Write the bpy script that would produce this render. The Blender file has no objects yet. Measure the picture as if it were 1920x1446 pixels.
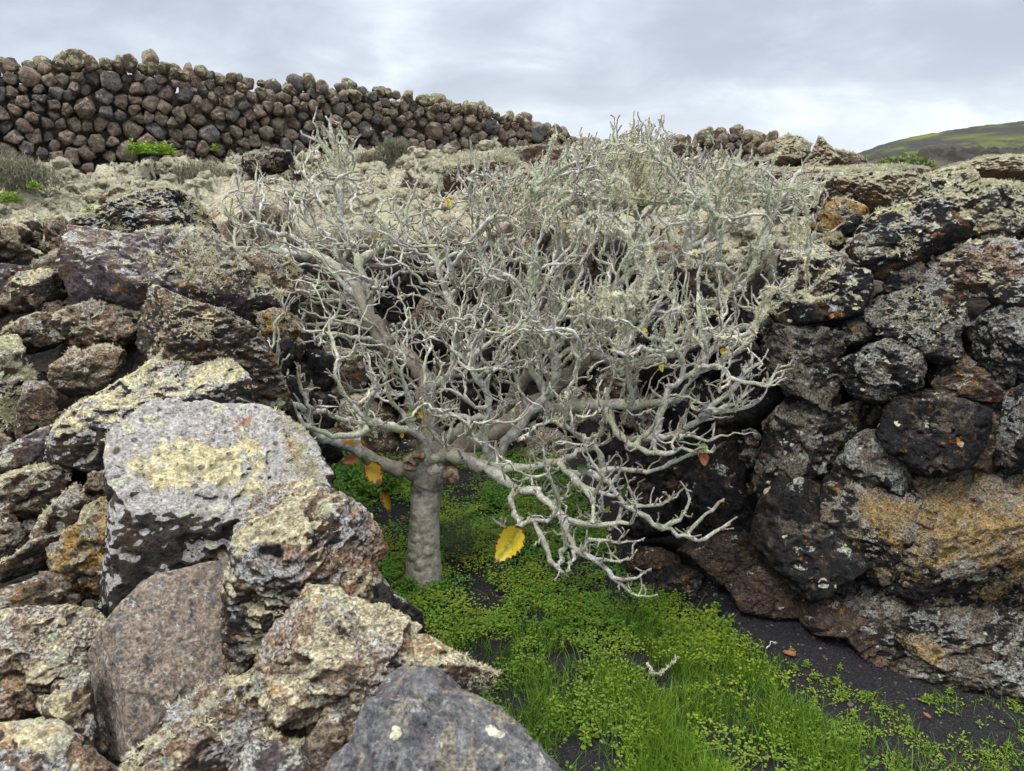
import bpy, math, random
import numpy as np
from mathutils import Vector
random.seed(7); RNG = np.random.default_rng(7)
SC = bpy.context.scene
COL = SC.collection
# ------------------------------------------------------------------ camera maths (photo measured at 1920 x 1446)
F = 1371.0; PITCH = math.radians(16.4); CAMZ = 1.8
CP, SP = math.cos(PITCH), math.sin(PITCH)
CAM = np.array([0, 0, CAMZ])
def ray(px, py):
    a = (px - 960) / F; v = (723 - py) / F
    return np.array([a, CP + v * SP, -SP + v * CP])
def PT(px, py, t): return CAM + ray(px, py) * t           # at depth t along the lens axis
def PY(px, py, Y):                                        # at world distance Y
    r = ray(px, py); return CAM + r * (Y / r[1])
def PG(px, py, z=0.0):                                    # where the view meets the height z
    r = ray(px, py); return CAM + r * ((z - CAMZ) / r[2])
def depth_on_plane(px, py, p0, n):
    r = ray(px, py); return float(np.dot(p0 - CAM, n) / np.dot(r, n))
# ------------------------------------------------------------------ numpy noise
_perm = np.random.default_rng(11).permutation(256).astype(np.int64)
_perm = np.concatenate([_perm, _perm, _perm])
_g = np.random.default_rng(12).normal(size=(256, 3)); _g /= np.linalg.norm(_g, axis=1)[:, None]
def perlin(p):
    i = np.floor(p).astype(np.int64); f = p - i; i &= 255
    u = f * f * f * (f * (f * 6 - 15) + 10)
    out = 0
    for dx in (0, 1):
        for dy in (0, 1):
            for dz in (0, 1):
                h = _perm[_perm[_perm[i[:, 0] + dx] + i[:, 1] + dy] + i[:, 2] + dz] & 255
                d = (f - np.array([dx, dy, dz]))
                g = (_g[h] * d).sum(1)
                w = (u[:, 0] if dx else 1 - u[:, 0]) * (u[:, 1] if dy else 1 - u[:, 1]) * (u[:, 2] if dz else 1 - u[:, 2])
                out = out + g * w
    return out * 1.6
def fbm(p, octaves=4, gain=.5, lac=2.03, ridged=False):
    s = 0; a = 1; tot = 0
    for k in range(octaves):
        n = perlin(p * lac ** k + 17.3 * k)
        if ridged: n = 1 - 2 * np.abs(n)
        s = s + a * n; tot += a; a *= gain
    return s / tot
def sstep(a, b, x):
    t = np.clip((x - a) / (b - a), 0, 1); return t * t * (3 - 2 * t)
# ------------------------------------------------------------------ mesh helpers
def mesh_np(name, verts, polys, smooth=True, attrs=None):
    """polys: list of (n,k) int arrays"""
    me = bpy.data.meshes.new(name)
    verts = np.asarray(verts, dtype=np.float32)
    me.vertices.add(len(verts)); me.vertices.foreach_set('co', verts.ravel())
    polys = [np.asarray(p, dtype=np.int32) for p in polys if len(p)]
    nl = sum(p.size for p in polys); npoly = sum(len(p) for p in polys)
    me.loops.add(nl); me.polygons.add(npoly)
    me.loops.foreach_set('vertex_index', np.concatenate([p.ravel() for p in polys]))
    starts = []; c = 0
    for p in polys:
        starts.append(c + np.arange(len(p)) * p.shape[1]); c += p.size
    me.polygons.foreach_set('loop_start', np.concatenate(starts).astype(np.int32))
    me.polygons.foreach_set('use_smooth', np.full(npoly, smooth, dtype=bool))
    for k, v in (attrs or {}).items():
        v = np.asarray(v, dtype=np.float32)
        if v.ndim == 1:
            a = me.attributes.new(k, 'FLOAT', 'POINT'); a.data.foreach_set('value', v)
        else:
            a = me.attributes.new(k, 'FLOAT_VECTOR', 'POINT'); a.data.foreach_set('vector', v.ravel())
    me.update(calc_edges=True); me.validate()
    return me
def link(name, me, mat=None, loc=(0, 0, 0), parent=None):
    o = bpy.data.objects.new(name, me); COL.objects.link(o)
    o.location = [float(c) for c in loc]
    if mat is not None: me.materials.append(mat)
    if parent is not None: o.parent = parent
    return o
def tag(o, label, cat, group=None):
    o['label'] = label; o['category'] = cat
    if group: o['group'] = group
    return o
def thing(name, label, cat, loc=(0, 0, 0), group=None):
    o = bpy.data.objects.new(name, None); COL.objects.link(o); o.location = [float(c) for c in loc]
    o.empty_display_size = .1
    return tag(o, label, cat, group)
# ------------------------------------------------------------------ node helpers
class NT:
    def __init__(s, mat):
        mat.use_nodes = True; s.t = mat.node_tree; s.t.nodes.clear()
    def n(s, typ, props=None, **ins):
        nd = s.t.nodes.new(typ)
        for k, v in (props or {}).items(): setattr(nd, k, v)
        for k, v in ins.items():
            key = int(k[1:]) if k[0] == 'i' and k[1:].isdigit() else k.replace('_', ' ')
            s.set(nd.inputs[key], v)
        return nd
    def set(s, sock, v):
        if isinstance(v, bpy.types.NodeSocket): s.t.links.new(v, sock)
        elif isinstance(v, bpy.types.Node): s.t.links.new(v.outputs[0], sock)
        elif isinstance(v, (tuple, list)) and len(v) == 3 and sock.type == 'RGBA': sock.default_value = (*v, 1)
        else: sock.default_value = v
    def math(s, op, a, b=None, c=None, clamp=False):
        nd = s.n('ShaderNodeMath', {'operation': op, 'use_clamp': clamp}, i0=a)
        if b is not None: s.set(nd.inputs[1], b)
        if c is not None: s.set(nd.inputs[2], c)
        return nd.outputs[0]
    def vec(s, op, a, b=None, scale=None):
        nd = s.n('ShaderNodeVectorMath', {'operation': op}, i0=a)
        if b is not None: s.set(nd.inputs[1], b)
        if scale is not None: s.set(nd.inputs['Scale'], scale)
        return nd.outputs[0]
    def noise(s, vec, scale, detail=4, rough=.55, dist=0.0):
        nd = s.n('ShaderNodeTexNoise', None, Vector=vec, Scale=scale, Detail=detail, Roughness=rough, Distortion=dist)
        return nd.outputs['Fac']
    def ncol(s, vec, scale, detail=2):
        return s.n('ShaderNodeTexNoise', None, Vector=vec, Scale=scale, Detail=detail).outputs['Color']
    def vor(s, vec, scale, feature='F1'):
        return s.n('ShaderNodeTexVoronoi', {'feature': feature}, Vector=vec, Scale=scale)
    def ramp(s, fac, a, b, lo=0.0, hi=1.0):
        nd = s.n('ShaderNodeMapRange', {'interpolation_type': 'SMOOTHSTEP'}, Value=fac)
        s.set(nd.inputs[1], a); s.set(nd.inputs[2], b); s.set(nd.inputs[3], lo); s.set(nd.inputs[4], hi)
        return nd.outputs[0]
    def mix(s, fac, a, b):
        nd = s.n('ShaderNodeMix', {'data_type': 'RGBA'})
        s.set(nd.inputs[0], fac); s.set(nd.inputs[6], a); s.set(nd.inputs[7], b)
        return nd.outputs[2]
    def out(s, shader): s.n('ShaderNodeOutputMaterial', None, Surface=shader)

def rock_mat(name, base, crust=(.30, .24, .17), crust_c=.3, grey_c=.3, grey=(.42, .42, .40), cream_c=.0, cream=(.56, .51, .33),
             mint_c=.2, mint=(.45, .47, .33), spot=24, orange_c=.05, orange=(.42, .17, .02), pore=.5, bump=1.0, streak=0.0, rust=(.12, .07, .035),
             rust_c=.25, up=.10, fs=1.5, patch=0.0, opatch=0.0, brk=.15, spk=.75):
    """dark lava with crusts of lichen: grey, cream, spots of mint, specks of orange, open pores"""
    m = bpy.data.materials.new(name); N = NT(m)
    tc = N.n('ShaderNodeTexCoord').outputs['Object']
    rnd = N.n('ShaderNodeObjectInfo').outputs['Random']
    off = N.vec('SCALE', N.n('ShaderNodeCombineXYZ', None, X=rnd, Y=N.math('MULTIPLY', rnd, 1.7), Z=N.math('MULTIPLY', rnd, 2.3)).outputs[0], scale=40.0)
    P = N.vec('ADD', tc, off)
    warp = N.vec('SCALE', N.vec('SUBTRACT', N.ncol(P, 14.0, 3), (.5, .5, .5)), scale=.05)
    Q = N.vec('ADD', P, warp)
    if streak:
        S = N.n('ShaderNodeMapping', None, Vector=Q, Rotation=(0.25, -.2, .3), Scale=(1, 1, 5)).outputs[0]
    else: S = Q
    nz = N.n('ShaderNodeSeparateXYZ', None, Vector=N.n('ShaderNodeNewGeometry').outputs['Normal']).outputs[2]
    ub = N.math('MULTIPLY', nz, up)
    def mask(scale, cov, width=.02, detail=6, vec=None, bias=True, rough=.62):
        f = N.noise(vec if vec is not None else Q, scale * fs, detail, rough)
        if bias: f = N.math('ADD', f, ub)
        thr = .5 + .36 * (.5 - cov) + (up * .35 if bias else 0)
        return N.ramp(f, thr - width, thr + width)
    n1 = N.noise(S, 5.0, 8, .65); n2 = N.noise(S, 30.0, 6, .7); fine = N.noise(P, 150.0, 4, .7)
    col = N.mix(N.ramp(n1, .35, .65), base[0], base[1])
    col = N.mix(N.ramp(n2, .42, .68, 0, .8), col, base[2])
    rm = mask(7.0, rust_c, .07, 7, S, False)
    col = N.mix(N.math('MULTIPLY', rm, .8), col, rust)
    cm = N.math('MULTIPLY', mask(6.0, crust_c, .05, 9) if not opatch else N.ramp(N.math('ADD', N.noise(Q, 9.0, 9, .64), N.math('MULTIPLY', N.n('ShaderNodeAttribute', {'attribute_name': 'patch'}).outputs['Fac'], .22)), .53, .60), N.math('MULTIPLY', N.ramp(n2, .3, .55, .35, 1), N.ramp(fine, .36, .58, .35, 1)))
    cc = N.mix(N.ramp(n2, .35, .7), crust, tuple(c * .62 for c in crust))
    col = N.mix(cm, col, cc)
    gm = N.math('MULTIPLY', mask(9.0, grey_c, .018, 9, None, True, .68), N.ramp(fine, .34, .54, brk, 1))
    col = N.mix(gm, col, N.mix(N.ramp(n2, .3, .7), grey, tuple(c * .72 for c in grey)))
    hgt = N.math('ADD', N.math('MULTIPLY', cm, .12), N.math('MULTIPLY', gm, .18))
    if cream_c > 0:
        km0 = mask(4.2, cream_c, .012, 9)
        if patch:
            pa = N.n('ShaderNodeAttribute', {'attribute_name': 'patch'}).outputs['Fac']; f = N.math('ADD', N.noise(Q, 11.0, 9, .66), N.math('MULTIPLY', pa, patch)); km0 = N.ramp(f, .68, .70)
        km = N.math('MULTIPLY', km0, N.ramp(fine, .26, .40, .3, 1))
        col = N.mix(km, col, N.mix(N.ramp(n2, .35, .7), cream, tuple(c * .75 for c in cream)))
        hgt = N.math('ADD', hgt, N.math('MULTIPLY', km, .25))
    if mint_c > 0:
        v = N.vor(Q, spot); cell = N.n('ShaderNodeSeparateColor', None, Color=v.outputs['Color'])
        r = N.math('MULTIPLY', cell.outputs[1], .48)
        ins = N.ramp(N.math('SUBTRACT', v.outputs['Distance'], r), -.04, .03, 1, 0)
        sel = N.math('LESS_THAN', N.math('SUBTRACT', cell.outputs[0], N.math('MULTIPLY', ub, 2.5)), mint_c)
        clump = mask(3.5, .62, .06, 4)
        mm = N.math('MULTIPLY', N.math('MULTIPLY', ins, sel), N.math('MULTIPLY', clump, N.ramp(fine, .25, .45, .45, 1)))
        mc = N.mix(cell.outputs[2], mint, tuple(a * .5 + b * .5 for a, b in zip(mint, grey)))
        col = N.mix(mm, col, mc)
        hgt = N.math('ADD', hgt, N.math('MULTIPLY', mm, .35))
    if orange_c > 0:
        om0 = N.noise(N.vec('ADD', Q, (3.1, 7.7, 1.3)), 9.0 * fs, 9, .62)
        if opatch: om0 = N.math('ADD', om0, N.math('MULTIPLY', N.math('SUBTRACT', N.n('ShaderNodeAttribute', {'attribute_name': 'patch'}).outputs['Fac'], .35), opatch))
        othr = .5 + .36 * (.5 - orange_c)
        om = N.math('MULTIPLY', N.ramp(om0, othr - .05, othr + .05), N.math('MULTIPLY', N.ramp(fine, .34, .54, .15, 1), N.ramp(N.noise(P, 55.0, 5, .7), .40, .54, .2, 1)))
        col = N.mix(om, col, N.mix(n2, orange, tuple(c * .7 for c in orange)))
    # pores of the lava
    pv = N.vor(N.vec('ADD', P, N.vec('SCALE', warp, scale=.6)), 42.0); pc = N.n('ShaderNodeSeparateColor', None, Color=pv.outputs['Color'])
    pr = N.math('MULTIPLY', N.math('POWER', pc.outputs[0], 2.2), .42)
    pin = N.ramp(N.math('SUBTRACT', pv.outputs['Distance'], pr), -.10, .03, 1, 0)
    pv2 = N.vor(P, 120.0); pc2 = N.n('ShaderNodeSeparateColor', None, Color=pv2.outputs['Color'])
    pin2 = N.ramp(N.math('SUBTRACT', pv2.outputs['Distance'], N.math('MULTIPLY', pc2.outputs[0], .4)), -.08, .04, 1, 0)
    pores = N.math('MAXIMUM', pin, N.math('MULTIPLY', pin2, .6))
    pores = N.math('MULTIPLY', pores, pore)
    col = N.mix(N.math('MULTIPLY', pores, .75), col, tuple(c * .5 for c in base[0]))
    col = N.vec('SCALE', col, scale=N.math('MULTIPLY', N.ramp(fine, .32, .68, 1 - .5 * spk, 1 + .42 * spk), N.ramp(N.noise(P, 62.0, 4, .65), .34, .66, .72, 1.25)))
    h = N.math('ADD', N.math('MULTIPLY', N.noise(S, 12.0, 10, .68), 1.5), N.math('MULTIPLY', n2, .5))
    h = N.math('ADD', h, N.math('MULTIPLY', fine, .22))
    h = N.math('SUBTRACT', N.math('ADD', h, hgt), N.math('MULTIPLY', pores, .5))
    b = N.n('ShaderNodeBump', None, Strength=min(1.0, .8 * bump), Distance=.022 * bump, Height=h)
    bs = N.n('ShaderNodeBsdfPrincipled', None, Base_Color=col, Roughness=.9, Normal=b.outputs[0])
    bs.inputs['Specular IOR Level'].default_value = .14
    N.out(bs.outputs[0]); return m

def simple_mat(name, c1, c2, scale=30, rough=.85, bump=.3, bdist=.004, trans=0.0, attr=None, c3=None, spec=.3, coords='Object', per_face=False):
    m = bpy.data.materials.new(name); N = NT(m)
    tc = N.n('ShaderNodeTexCoord').outputs[coords]
    f = N.noise(tc, scale, 5, .6)
    col = N.mix(N.ramp(f, .35, .65), c1, c2)
    if per_face:
        a = N.n('ShaderNodeAttribute', {'attribute_name': 'shade'}).outputs['Fac']
        col = N.mix(a, col, c3)
    elif c3: col = N.mix(N.ramp(N.noise(tc, scale * .23, 4), .48, .66), col, c3)
    b = N.n('ShaderNodeBump', None, Strength=bump, Distance=bdist, Height=f)
    bs = N.n('ShaderNodeBsdfPrincipled', None, Base_Color=col, Roughness=rough, Normal=b.outputs[0])
    bs.inputs['Specular IOR Level'].default_value = spec
    sh = bs.outputs[0]
    if trans > 0:
        tr = N.n('ShaderNodeBsdfTranslucent', None, Color=col)
        sh = N.n('ShaderNodeMixShader', None, i0=trans, i1=sh, i2=tr.outputs[0]).outputs[0]
    N.out(sh); return m

BLK = [(.009, .009, .010), (.017, .017, .019), (.032, .031, .031)]
DRK = [(.022, .020, .021), (.045, .041, .040), (.080, .073, .065)]
BRN = [(.055, .042, .034), (.095, .072, .055), (.140, .110, .085)]
PUR = [(.060, .048, .055), (.085, .068, .076), (.125, .105, .110)]
GRY = [(.060, .063, .071), (.100, .103, .112), (.155, .155, .158)]
RED = [(.030, .024, .022), (.055, .042, .037), (.090, .070, .060)]
M = {}
M['black'] = rock_mat('black_lava', BLK, crust=(.13, .11, .085), crust_c=.26, grey_c=.10, mint_c=.04, orange_c=.02, pore=.7, rust_c=.22, rust=(.045, .032, .026))
M['blackdust'] = rock_mat('black_lava_dusted', BLK, crust=(.225, .195, .155), crust_c=.52, grey_c=.32, grey=(.30, .31, .29), mint_c=.08, spot=40, orange_c=.10, orange=(.30, .18, .07), pore=.8, rust_c=.2)
M['porous'] = rock_mat('porous_lava', BLK, crust=(.22, .20, .165), crust_c=.5, grey_c=.45, grey=(.27, .28, .26), mint_c=.12, spot=48, orange_c=.03, pore=1.0, rust_c=.15)
M['darkspot'] = rock_mat('lava_with_lichen_spots', BLK, crust=(.17, .13, .09), crust_c=.28, grey_c=.34, grey=(.36, .37, .36), cream_c=.14, cream=(.42, .41, .27), mint_c=.42, mint=(.46, .47, .33), spot=20, orange_c=.06, pore=.7, up=.22)
M['red'] = rock_mat('red_brown_lava', RED, crust=(.16, .11, .075), crust_c=.3, grey_c=.1, mint_c=.03, orange_c=.03, pore=.5, rust_c=.4, rust=(.070, .046, .037), fs=2.2)
M['orange'] = rock_mat('lava_with_ochre_lichen', DRK, crust=(.30, .23, .15), crust_c=.70, grey_c=.42, grey=(.36, .34, .29), cream_c=.12, cream=(.44, .40, .28), mint_c=.05, orange_c=.47, orange=(.48, .27, .05), pore=.7, streak=1, rust_c=.3, up=.16)
M['ochre'] = rock_mat('black_lava_with_ochre_side', BLK, crust=(.36, .30, .215), crust_c=.5, grey_c=.34, grey=(.32, .30, .26), mint_c=.04, orange_c=.42, orange=(.37, .25, .095), pore=.8, streak=1, rust_c=.25, rust=(.06, .045, .035), up=.1, opatch=.20)
M['cliff'] = rock_mat('brown_cliff_lava', [(.030, .022, .019), (.055, .040, .032), (.085, .065, .05)], crust=(.17, .14, .10), crust_c=.3, grey_c=.2, grey=(.26, .25, .19), mint_c=.1, orange_c=.03, pore=.6, rust_c=.4, rust=(.09, .05, .03), up=.3)
M['brown'] = rock_mat('brown_lava', BRN, crust=(.30, .24, .17), crust_c=.46, grey_c=.24, grey=(.38, .37, .34), mint_c=.20, spot=26, orange_c=.10, pore=.8, streak=1, rust_c=.35, up=.14)
M['rubble'] = rock_mat('rubble_lava', DRK, crust=(.27, .21, .14), crust_c=.44, grey_c=.32, grey=(.38, .37, .34), cream_c=.10, mint_c=.28, spot=28, orange_c=.12, pore=.9, streak=1, rust_c=.4, up=.20)
M['purple'] = rock_mat('purple_lava', PUR, crust=(.26, .21, .17), crust_c=.25, grey_c=.25, mint_c=.22, spot=22, orange_c=.12, pore=.5, rust_c=.2, up=.2)
M['grey'] = rock_mat('smooth_grey_lava', GRY, crust=(.25, .22, .17), crust_c=.30, grey_c=.14, grey=(.26, .26, .26), mint_c=.02, spot=34, orange_c=.08, orange=(.24, .14, .07), pore=.9, bump=.7, rust_c=.22, rust=(.10, .075, .085), up=.05, spk=.8, fs=3.0)
M['creampatch'] = rock_mat('lava_with_one_cream_patch', DRK, crust=(.30, .25, .19), crust_c=.28, grey_c=.62, grey=(.44, .43, .42), cream_c=.4, cream=(.62, .56, .36), mint_c=.2, spot=20, orange_c=.10, orange=(.42, .20, .10), pore=.9, up=.85, rust_c=.35, rust=(.09, .065, .045), patch=.40, brk=.75, fs=1.1, spk=.35)
M['cream'] = rock_mat('lava_with_cream_lichen', DRK, crust=(.30, .25, .19), crust_c=.28, grey_c=.56, grey=(.47, .46, .45), cream_c=.24, cream=(.60, .55, .36), mint_c=.25, spot=17, orange_c=.07, orange=(.40, .19, .08), pore=.5, up=.30, rust_c=.35, rust=(.09, .065, .045))
M['slab'] = rock_mat('pitted_tan_slab', GRY, crust=(.245, .195, .15), crust_c=.72, grey_c=.30, grey=(.32, .30, .275), mint_c=.03, orange_c=.06, orange=(.36, .20, .08), pore=.8, bump=.6, rust_c=.2, rust=(.12, .08, .08), up=.0, fs=7.0)
M['mixed'] = rock_mat('lava_with_mixed_lichen', DRK, crust=(.40, .28, .20), crust_c=.48, grey_c=.40, grey=(.42, .42, .42), cream_c=.22, cream=(.56, .52, .35), mint_c=.55, mint=(.52, .51, .35), spot=19, orange_c=.16, orange=(.42, .20, .06), pore=.6, streak=1, rust_c=.3, up=.12)
M['tan'] = rock_mat('lava_with_tan_crust', BRN, crust=(.42, .32, .23), crust_c=.60, grey_c=.38, grey=(.45, .42, .38), cream_c=.26, cream=(.56, .51, .36), mint_c=.42, spot=24, orange_c=.10, pore=.9, bump=1.1, rust_c=.3, up=.2)
M['pale'] = rock_mat('lava_under_pale_lichen', DRK, crust=(.36, .32, .22), crust_c=.62, grey_c=.48, grey=(.42, .42, .37), cream_c=.32, cream=(.46, .44, .30), mint_c=.5, spot=22, orange_c=.04, pore=.6, up=.34)
M['terrace'] = rock_mat('lava_terrace', [(.05, .038, .03), (.08, .06, .045), (.11, .085, .065)], crust=(.34, .31, .22), crust_c=.48, grey_c=.40, grey=(.36, .36, .28), cream_c=.36, cream=(.38, .36, .25), mint_c=.3, spot=14, orange_c=.04, pore=.6, up=.42, rust_c=.5, rust=(.09, .05, .03))
M['walltop'] = rock_mat('wall_stone_with_lichen', BRN, crust=(.40, .37, .25), crust_c=.52, grey_c=.35, grey=(.25, .25, .19), mint_c=.35, mint=(.42, .42, .27), spot=14, orange_c=.05, pore=.4, up=.15)
M['wall'] = rock_mat('brown_wall_stone', [(.085, .068, .056), (.15, .12, .096), (.24, .195, .16)], crust=(.34, .28, .22), crust_c=.5, grey_c=.12, grey=(.24, .22, .19), mint_c=.05, spot=20, orange_c=.03, pore=.5, rust_c=.3, rust=(.10, .07, .05))
M['wallgrey'] = rock_mat('grey_wall_stone', [(.055, .054, .056), (.10, .097, .096), (.17, .16, .155)], crust=(.28, .25, .22), crust_c=.34, grey_c=.18, grey=(.23, .23, .22), mint_c=.05, spot=20, orange_c=.02, pore=.5, rust_c=.2)
M['tuft'] = simple_mat('bushy_lichen', (.68, .645, .46), (.54, .525, .38), 60, .95, .2, .002, .15, c3=(.40, .37, .26), per_face=True, spec=.1)
M['treetuft'] = simple_mat('branch_lichen', (.57, .61, .49), (.46, .51, .415), 9, .95, .2, .002, .2, c3=(.72, .66, .44), per_face=True, spec=.1)
M['fieldtuft'] = simple_mat('field_lichen', (.55, .53, .41), (.44, .435, .34), 1.3, .95, .2, .002, .1, c3=(.34, .325, .24), per_face=True, spec=.1)
import bmesh
_ico = {}
def ico(level):
    if level not in _ico:
        bm = bmesh.new(); bmesh.ops.create_icosphere(bm, subdivisions=level, radius=1)
        _ico[level] = (np.array([v.co[:] for v in bm.verts]), np.array([[v.index for v in f.verts] for f in bm.faces])); bm.free()
    return _ico[level]
def star_radius(poly, nang=720, soft=2):
    th = np.arange(nang) / nang * 2 * math.pi
    d = np.stack([np.cos(th), np.sin(th)], 1)
    best = np.zeros(nang)
    for k in range(len(poly)):
        a = poly[k]; b = poly[(k + 1) % len(poly)]; e = b - a
        den = d[:, 0] * e[1] - d[:, 1] * e[0]
        with np.errstate(divide='ignore', invalid='ignore'):
            t = (a[0] * e[1] - a[1] * e[0]) / den
            s = (a[0] * d[:, 1] - a[1] * d[:, 0]) / den
        ok = (np.abs(den) > 1e-12) & (t > 0) & (s >= -1e-6) & (s <= 1 + 1e-6)
        best = np.where(ok, np.maximum(best, t), best)
    med = np.median(best[best > 0]) if (best > 0).any() else .05
    best = np.where(best <= 0, med * .4, best)
    if soft: best = sum(np.roll(best, s) for s in range(-soft, soft + 1)) / (2 * soft + 1)
    return best
def poly_area_centroid(p):
    x, y = p[:, 0], p[:, 1]; x2, y2 = np.roll(x, -1), np.roll(y, -1)
    c = x * y2 - x2 * y; A = c.sum() / 2
    return abs(A), np.array([((x + x2) * c).sum(), ((y + y2) * c).sum()]) / (6 * A)
def star_rock(poly, T, U, V, Wt, level, facets=(), nrand=7, seed=0, p=3.2, lump=1.0, rough=1.0, cut=(.70, .95), streak=None):
    """a closed stone: outline poly in the U,V plane, half thickness T along Wt (towards the viewer), cut by flat facets"""
    rng = np.random.default_rng(seed); QS = 60.0
    dirs, faces = ico(level)
    R = star_radius(np.asarray(poly))
    ext = np.array([np.abs(np.asarray(poly)).max(0)[0], np.abs(np.asarray(poly)).max(0)[1], T])
    # spread the sphere's points to suit a long stone
    d = dirs * ext / ext.max(); d = d / np.linalg.norm(d, axis=1)[:, None]
    th = np.arctan2(d[:, 1], d[:, 0]) % (2 * math.pi)
    s = np.hypot(d[:, 0], d[:, 1])
    x = th / (2 * math.pi) * len(R); i0 = np.floor(x).astype(int) % len(R); fr = x - np.floor(x)
    Rt = R[i0] * (1 - fr) + R[(i0 + 1) % len(R)] * fr
    r = ((s / Rt) ** p + (np.abs(d[:, 2]) / T) ** p) ** (-1 / p)
    pts = d * r[:, None]
    size = math.sqrt(poly_area_centroid(np.asarray(poly))[0])
    cuts = list(facets)
    for k in range(nrand):
        n = rng.normal(size=3); n[2] = abs(n[2]) * (1 if rng.random() < .75 else -1) + .25; n /= np.linalg.norm(n)
        cuts.append((n, (pts @ n).max() * rng.uniform(*cut)))
    for k in range(3):
        n = rng.normal(size=3); n[2] *= .35; n /= np.linalg.norm(n)
        cuts.append((n, (pts @ n).max() * rng.uniform(.86, .98)))
    acc = r ** -QS
    for n, dist in cuts:
        n = np.asarray(n, float); n = n / np.linalg.norm(n)
        c = d @ n
        ri = np.where(c > 1e-3, dist / np.maximum(c, 1e-3), 1e3)
        acc = acc + np.maximum(ri, .15 * r) ** -QS
    r2 = acc ** (-1 / QS)
    pts = d * r2[:, None]
    off = rng.uniform(0, 90, 3)
    q = pts.copy()
    if streak is not None:
        st = np.asarray(streak, float); st /= np.linalg.norm(st)
        q = q + np.outer(q @ st, st) * 3.0
    disp = size * (.032 * lump * fbm(q * (2.1 / size) + off, 3) + .030 * lump * fbm(q * (5.5 / size) + off, 4, ridged=True) + .014 * lump * fbm(q * (16.0 / size) + off * 3, 3, ridged=True))
    disp = disp + rough * .009 * fbm(q * 30 + off, 4, .6) - rough * .011 * sstep(.16, .34, fbm(q * 19 + off * 2, 2)) - rough * .016 * sstep(.24, .40, fbm(q * 9 + off * 4, 2))
    pts = pts * (1 + disp / np.maximum(np.linalg.norm(pts, axis=1), 1e-4))[:, None]
    world = pts[:, :1] * U + pts[:, 1:2] * V + pts[:, 2:3] * Wt
    return world, faces, size
# ------------------------------------------------------------------ bushy lichen tufts
def tuft_template(nb, rng, spread=1.0, width=.13, fork=True):
    V = []; Fq = []; Ft = []; S = []
    for b in range(nb):
        phi = rng.uniform(0, 2 * math.pi); el = math.acos(rng.uniform(.05, 1) ** (1 / spread))
        d = np.array([math.sin(el) * math.cos(phi), math.sin(el) * math.sin(phi), math.cos(el)])
        side = np.cross(d, rng.normal(size=3)); side /= np.linalg.norm(side)
        bend = np.cross(d, side) * rng.uniform(-.35, .35); L = rng.uniform(.55, 1.0); w = width * rng.uniform(.6, 1.3)
        base = rng.normal(size=3) * .12; base[2] = -.08
        k = len(V); sh = rng.random()
        mid = base + d * L * .55 + bend * .4; tip = base + d * L + bend
        V += [base - side * w * .5, base + side * w * .5, mid - side * w * .7, mid + side * w * .7, tip - side * w * .95 + d * .05, tip + side * w * .95 + bend * .3, mid + bend * .2 + d * L * .12]
        Fq.append([k, k + 1, k + 3, k + 2]); Ft += [[k + 2, k + 6, k + 4], [k + 6, k + 3, k + 5]]
        S += [sh] * 7
    return np.array(V), np.array(Fq), np.array(Ft), np.array(S)
_tr = np.random.default_rng(5)
TUFTS = {n: [tuft_template(n, _tr, sp) for _ in range(5)] for n, sp in ((12, .8), (9, 1.0), (7, 1.0), (5, .9))}
def tufts_mesh(name, P, Nn, S, nb=9, seed=1, shade=None, jitter=.35):
    rng = np.random.default_rng(seed); P = np.asarray(P); Nn = np.asarray(Nn); S = np.asarray(S)
    n = len(P); which = rng.integers(0, 5, n)
    Nn = Nn + rng.normal(size=Nn.shape) * jitter; Nn /= np.linalg.norm(Nn, axis=1)[:, None]
    a = rng.normal(size=(n, 3)); X = np.cross(Nn, a); X /= np.linalg.norm(X, axis=1)[:, None]; Y = np.cross(Nn, X)
    VV = []; Q = []; Tt = []; SH = []; c = 0
    if shade is None: shade = rng.random(n)
    for k in range(5):
        sel = np.where(which == k)[0]
        if not len(sel): continue
        v, fq, ft, sh = TUFTS[nb][k]
        w = P[sel][:, None] + S[sel][:, None, None] * (v[None, :, :1] * X[sel][:, None] + v[None, :, 1:2] * Y[sel][:, None] + v[None, :, 2:3] * Nn[sel][:, None])
        offs = (c + np.arange(len(sel)) * len(v))[:, None, None]
        VV.append(w.reshape(-1, 3)); Q.append((fq[None] + offs).reshape(-1, 4)); Tt.append((ft[None] + offs).reshape(-1, 3))
        SH.append((shade[sel][:, None] * .7 + sh[None] * .3).ravel()); c += len(sel) * len(v)
    return mesh_np(name, np.concatenate(VV), [np.concatenate(Q), np.concatenate(Tt)], False, {'shade': np.concatenate(SH)})
def sample_tris(v, f, weights, n, rng):
    w = weights / weights.sum(); idx = rng.choice(len(f), n, p=w)
    a, b = rng.random(n), rng.random(n); flip = a + b > 1; a = np.where(flip, 1 - a, a); b = np.where(flip, 1 - b, b)
    t = f[idx]; return v[t[:, 0]] + a[:, None] * (v[t[:, 1]] - v[t[:, 0]]) + b[:, None] * (v[t[:, 2]] - v[t[:, 0]]), idx
def tri_info(v, f):
    n = np.cross(v[f[:, 1]] - v[f[:, 0]], v[f[:, 2]] - v[f[:, 0]]); a = np.linalg.norm(n, axis=1)
    return n / np.maximum(a, 1e-12)[:, None], a / 2, v[f].mean(1)
ROCKS = []
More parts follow.
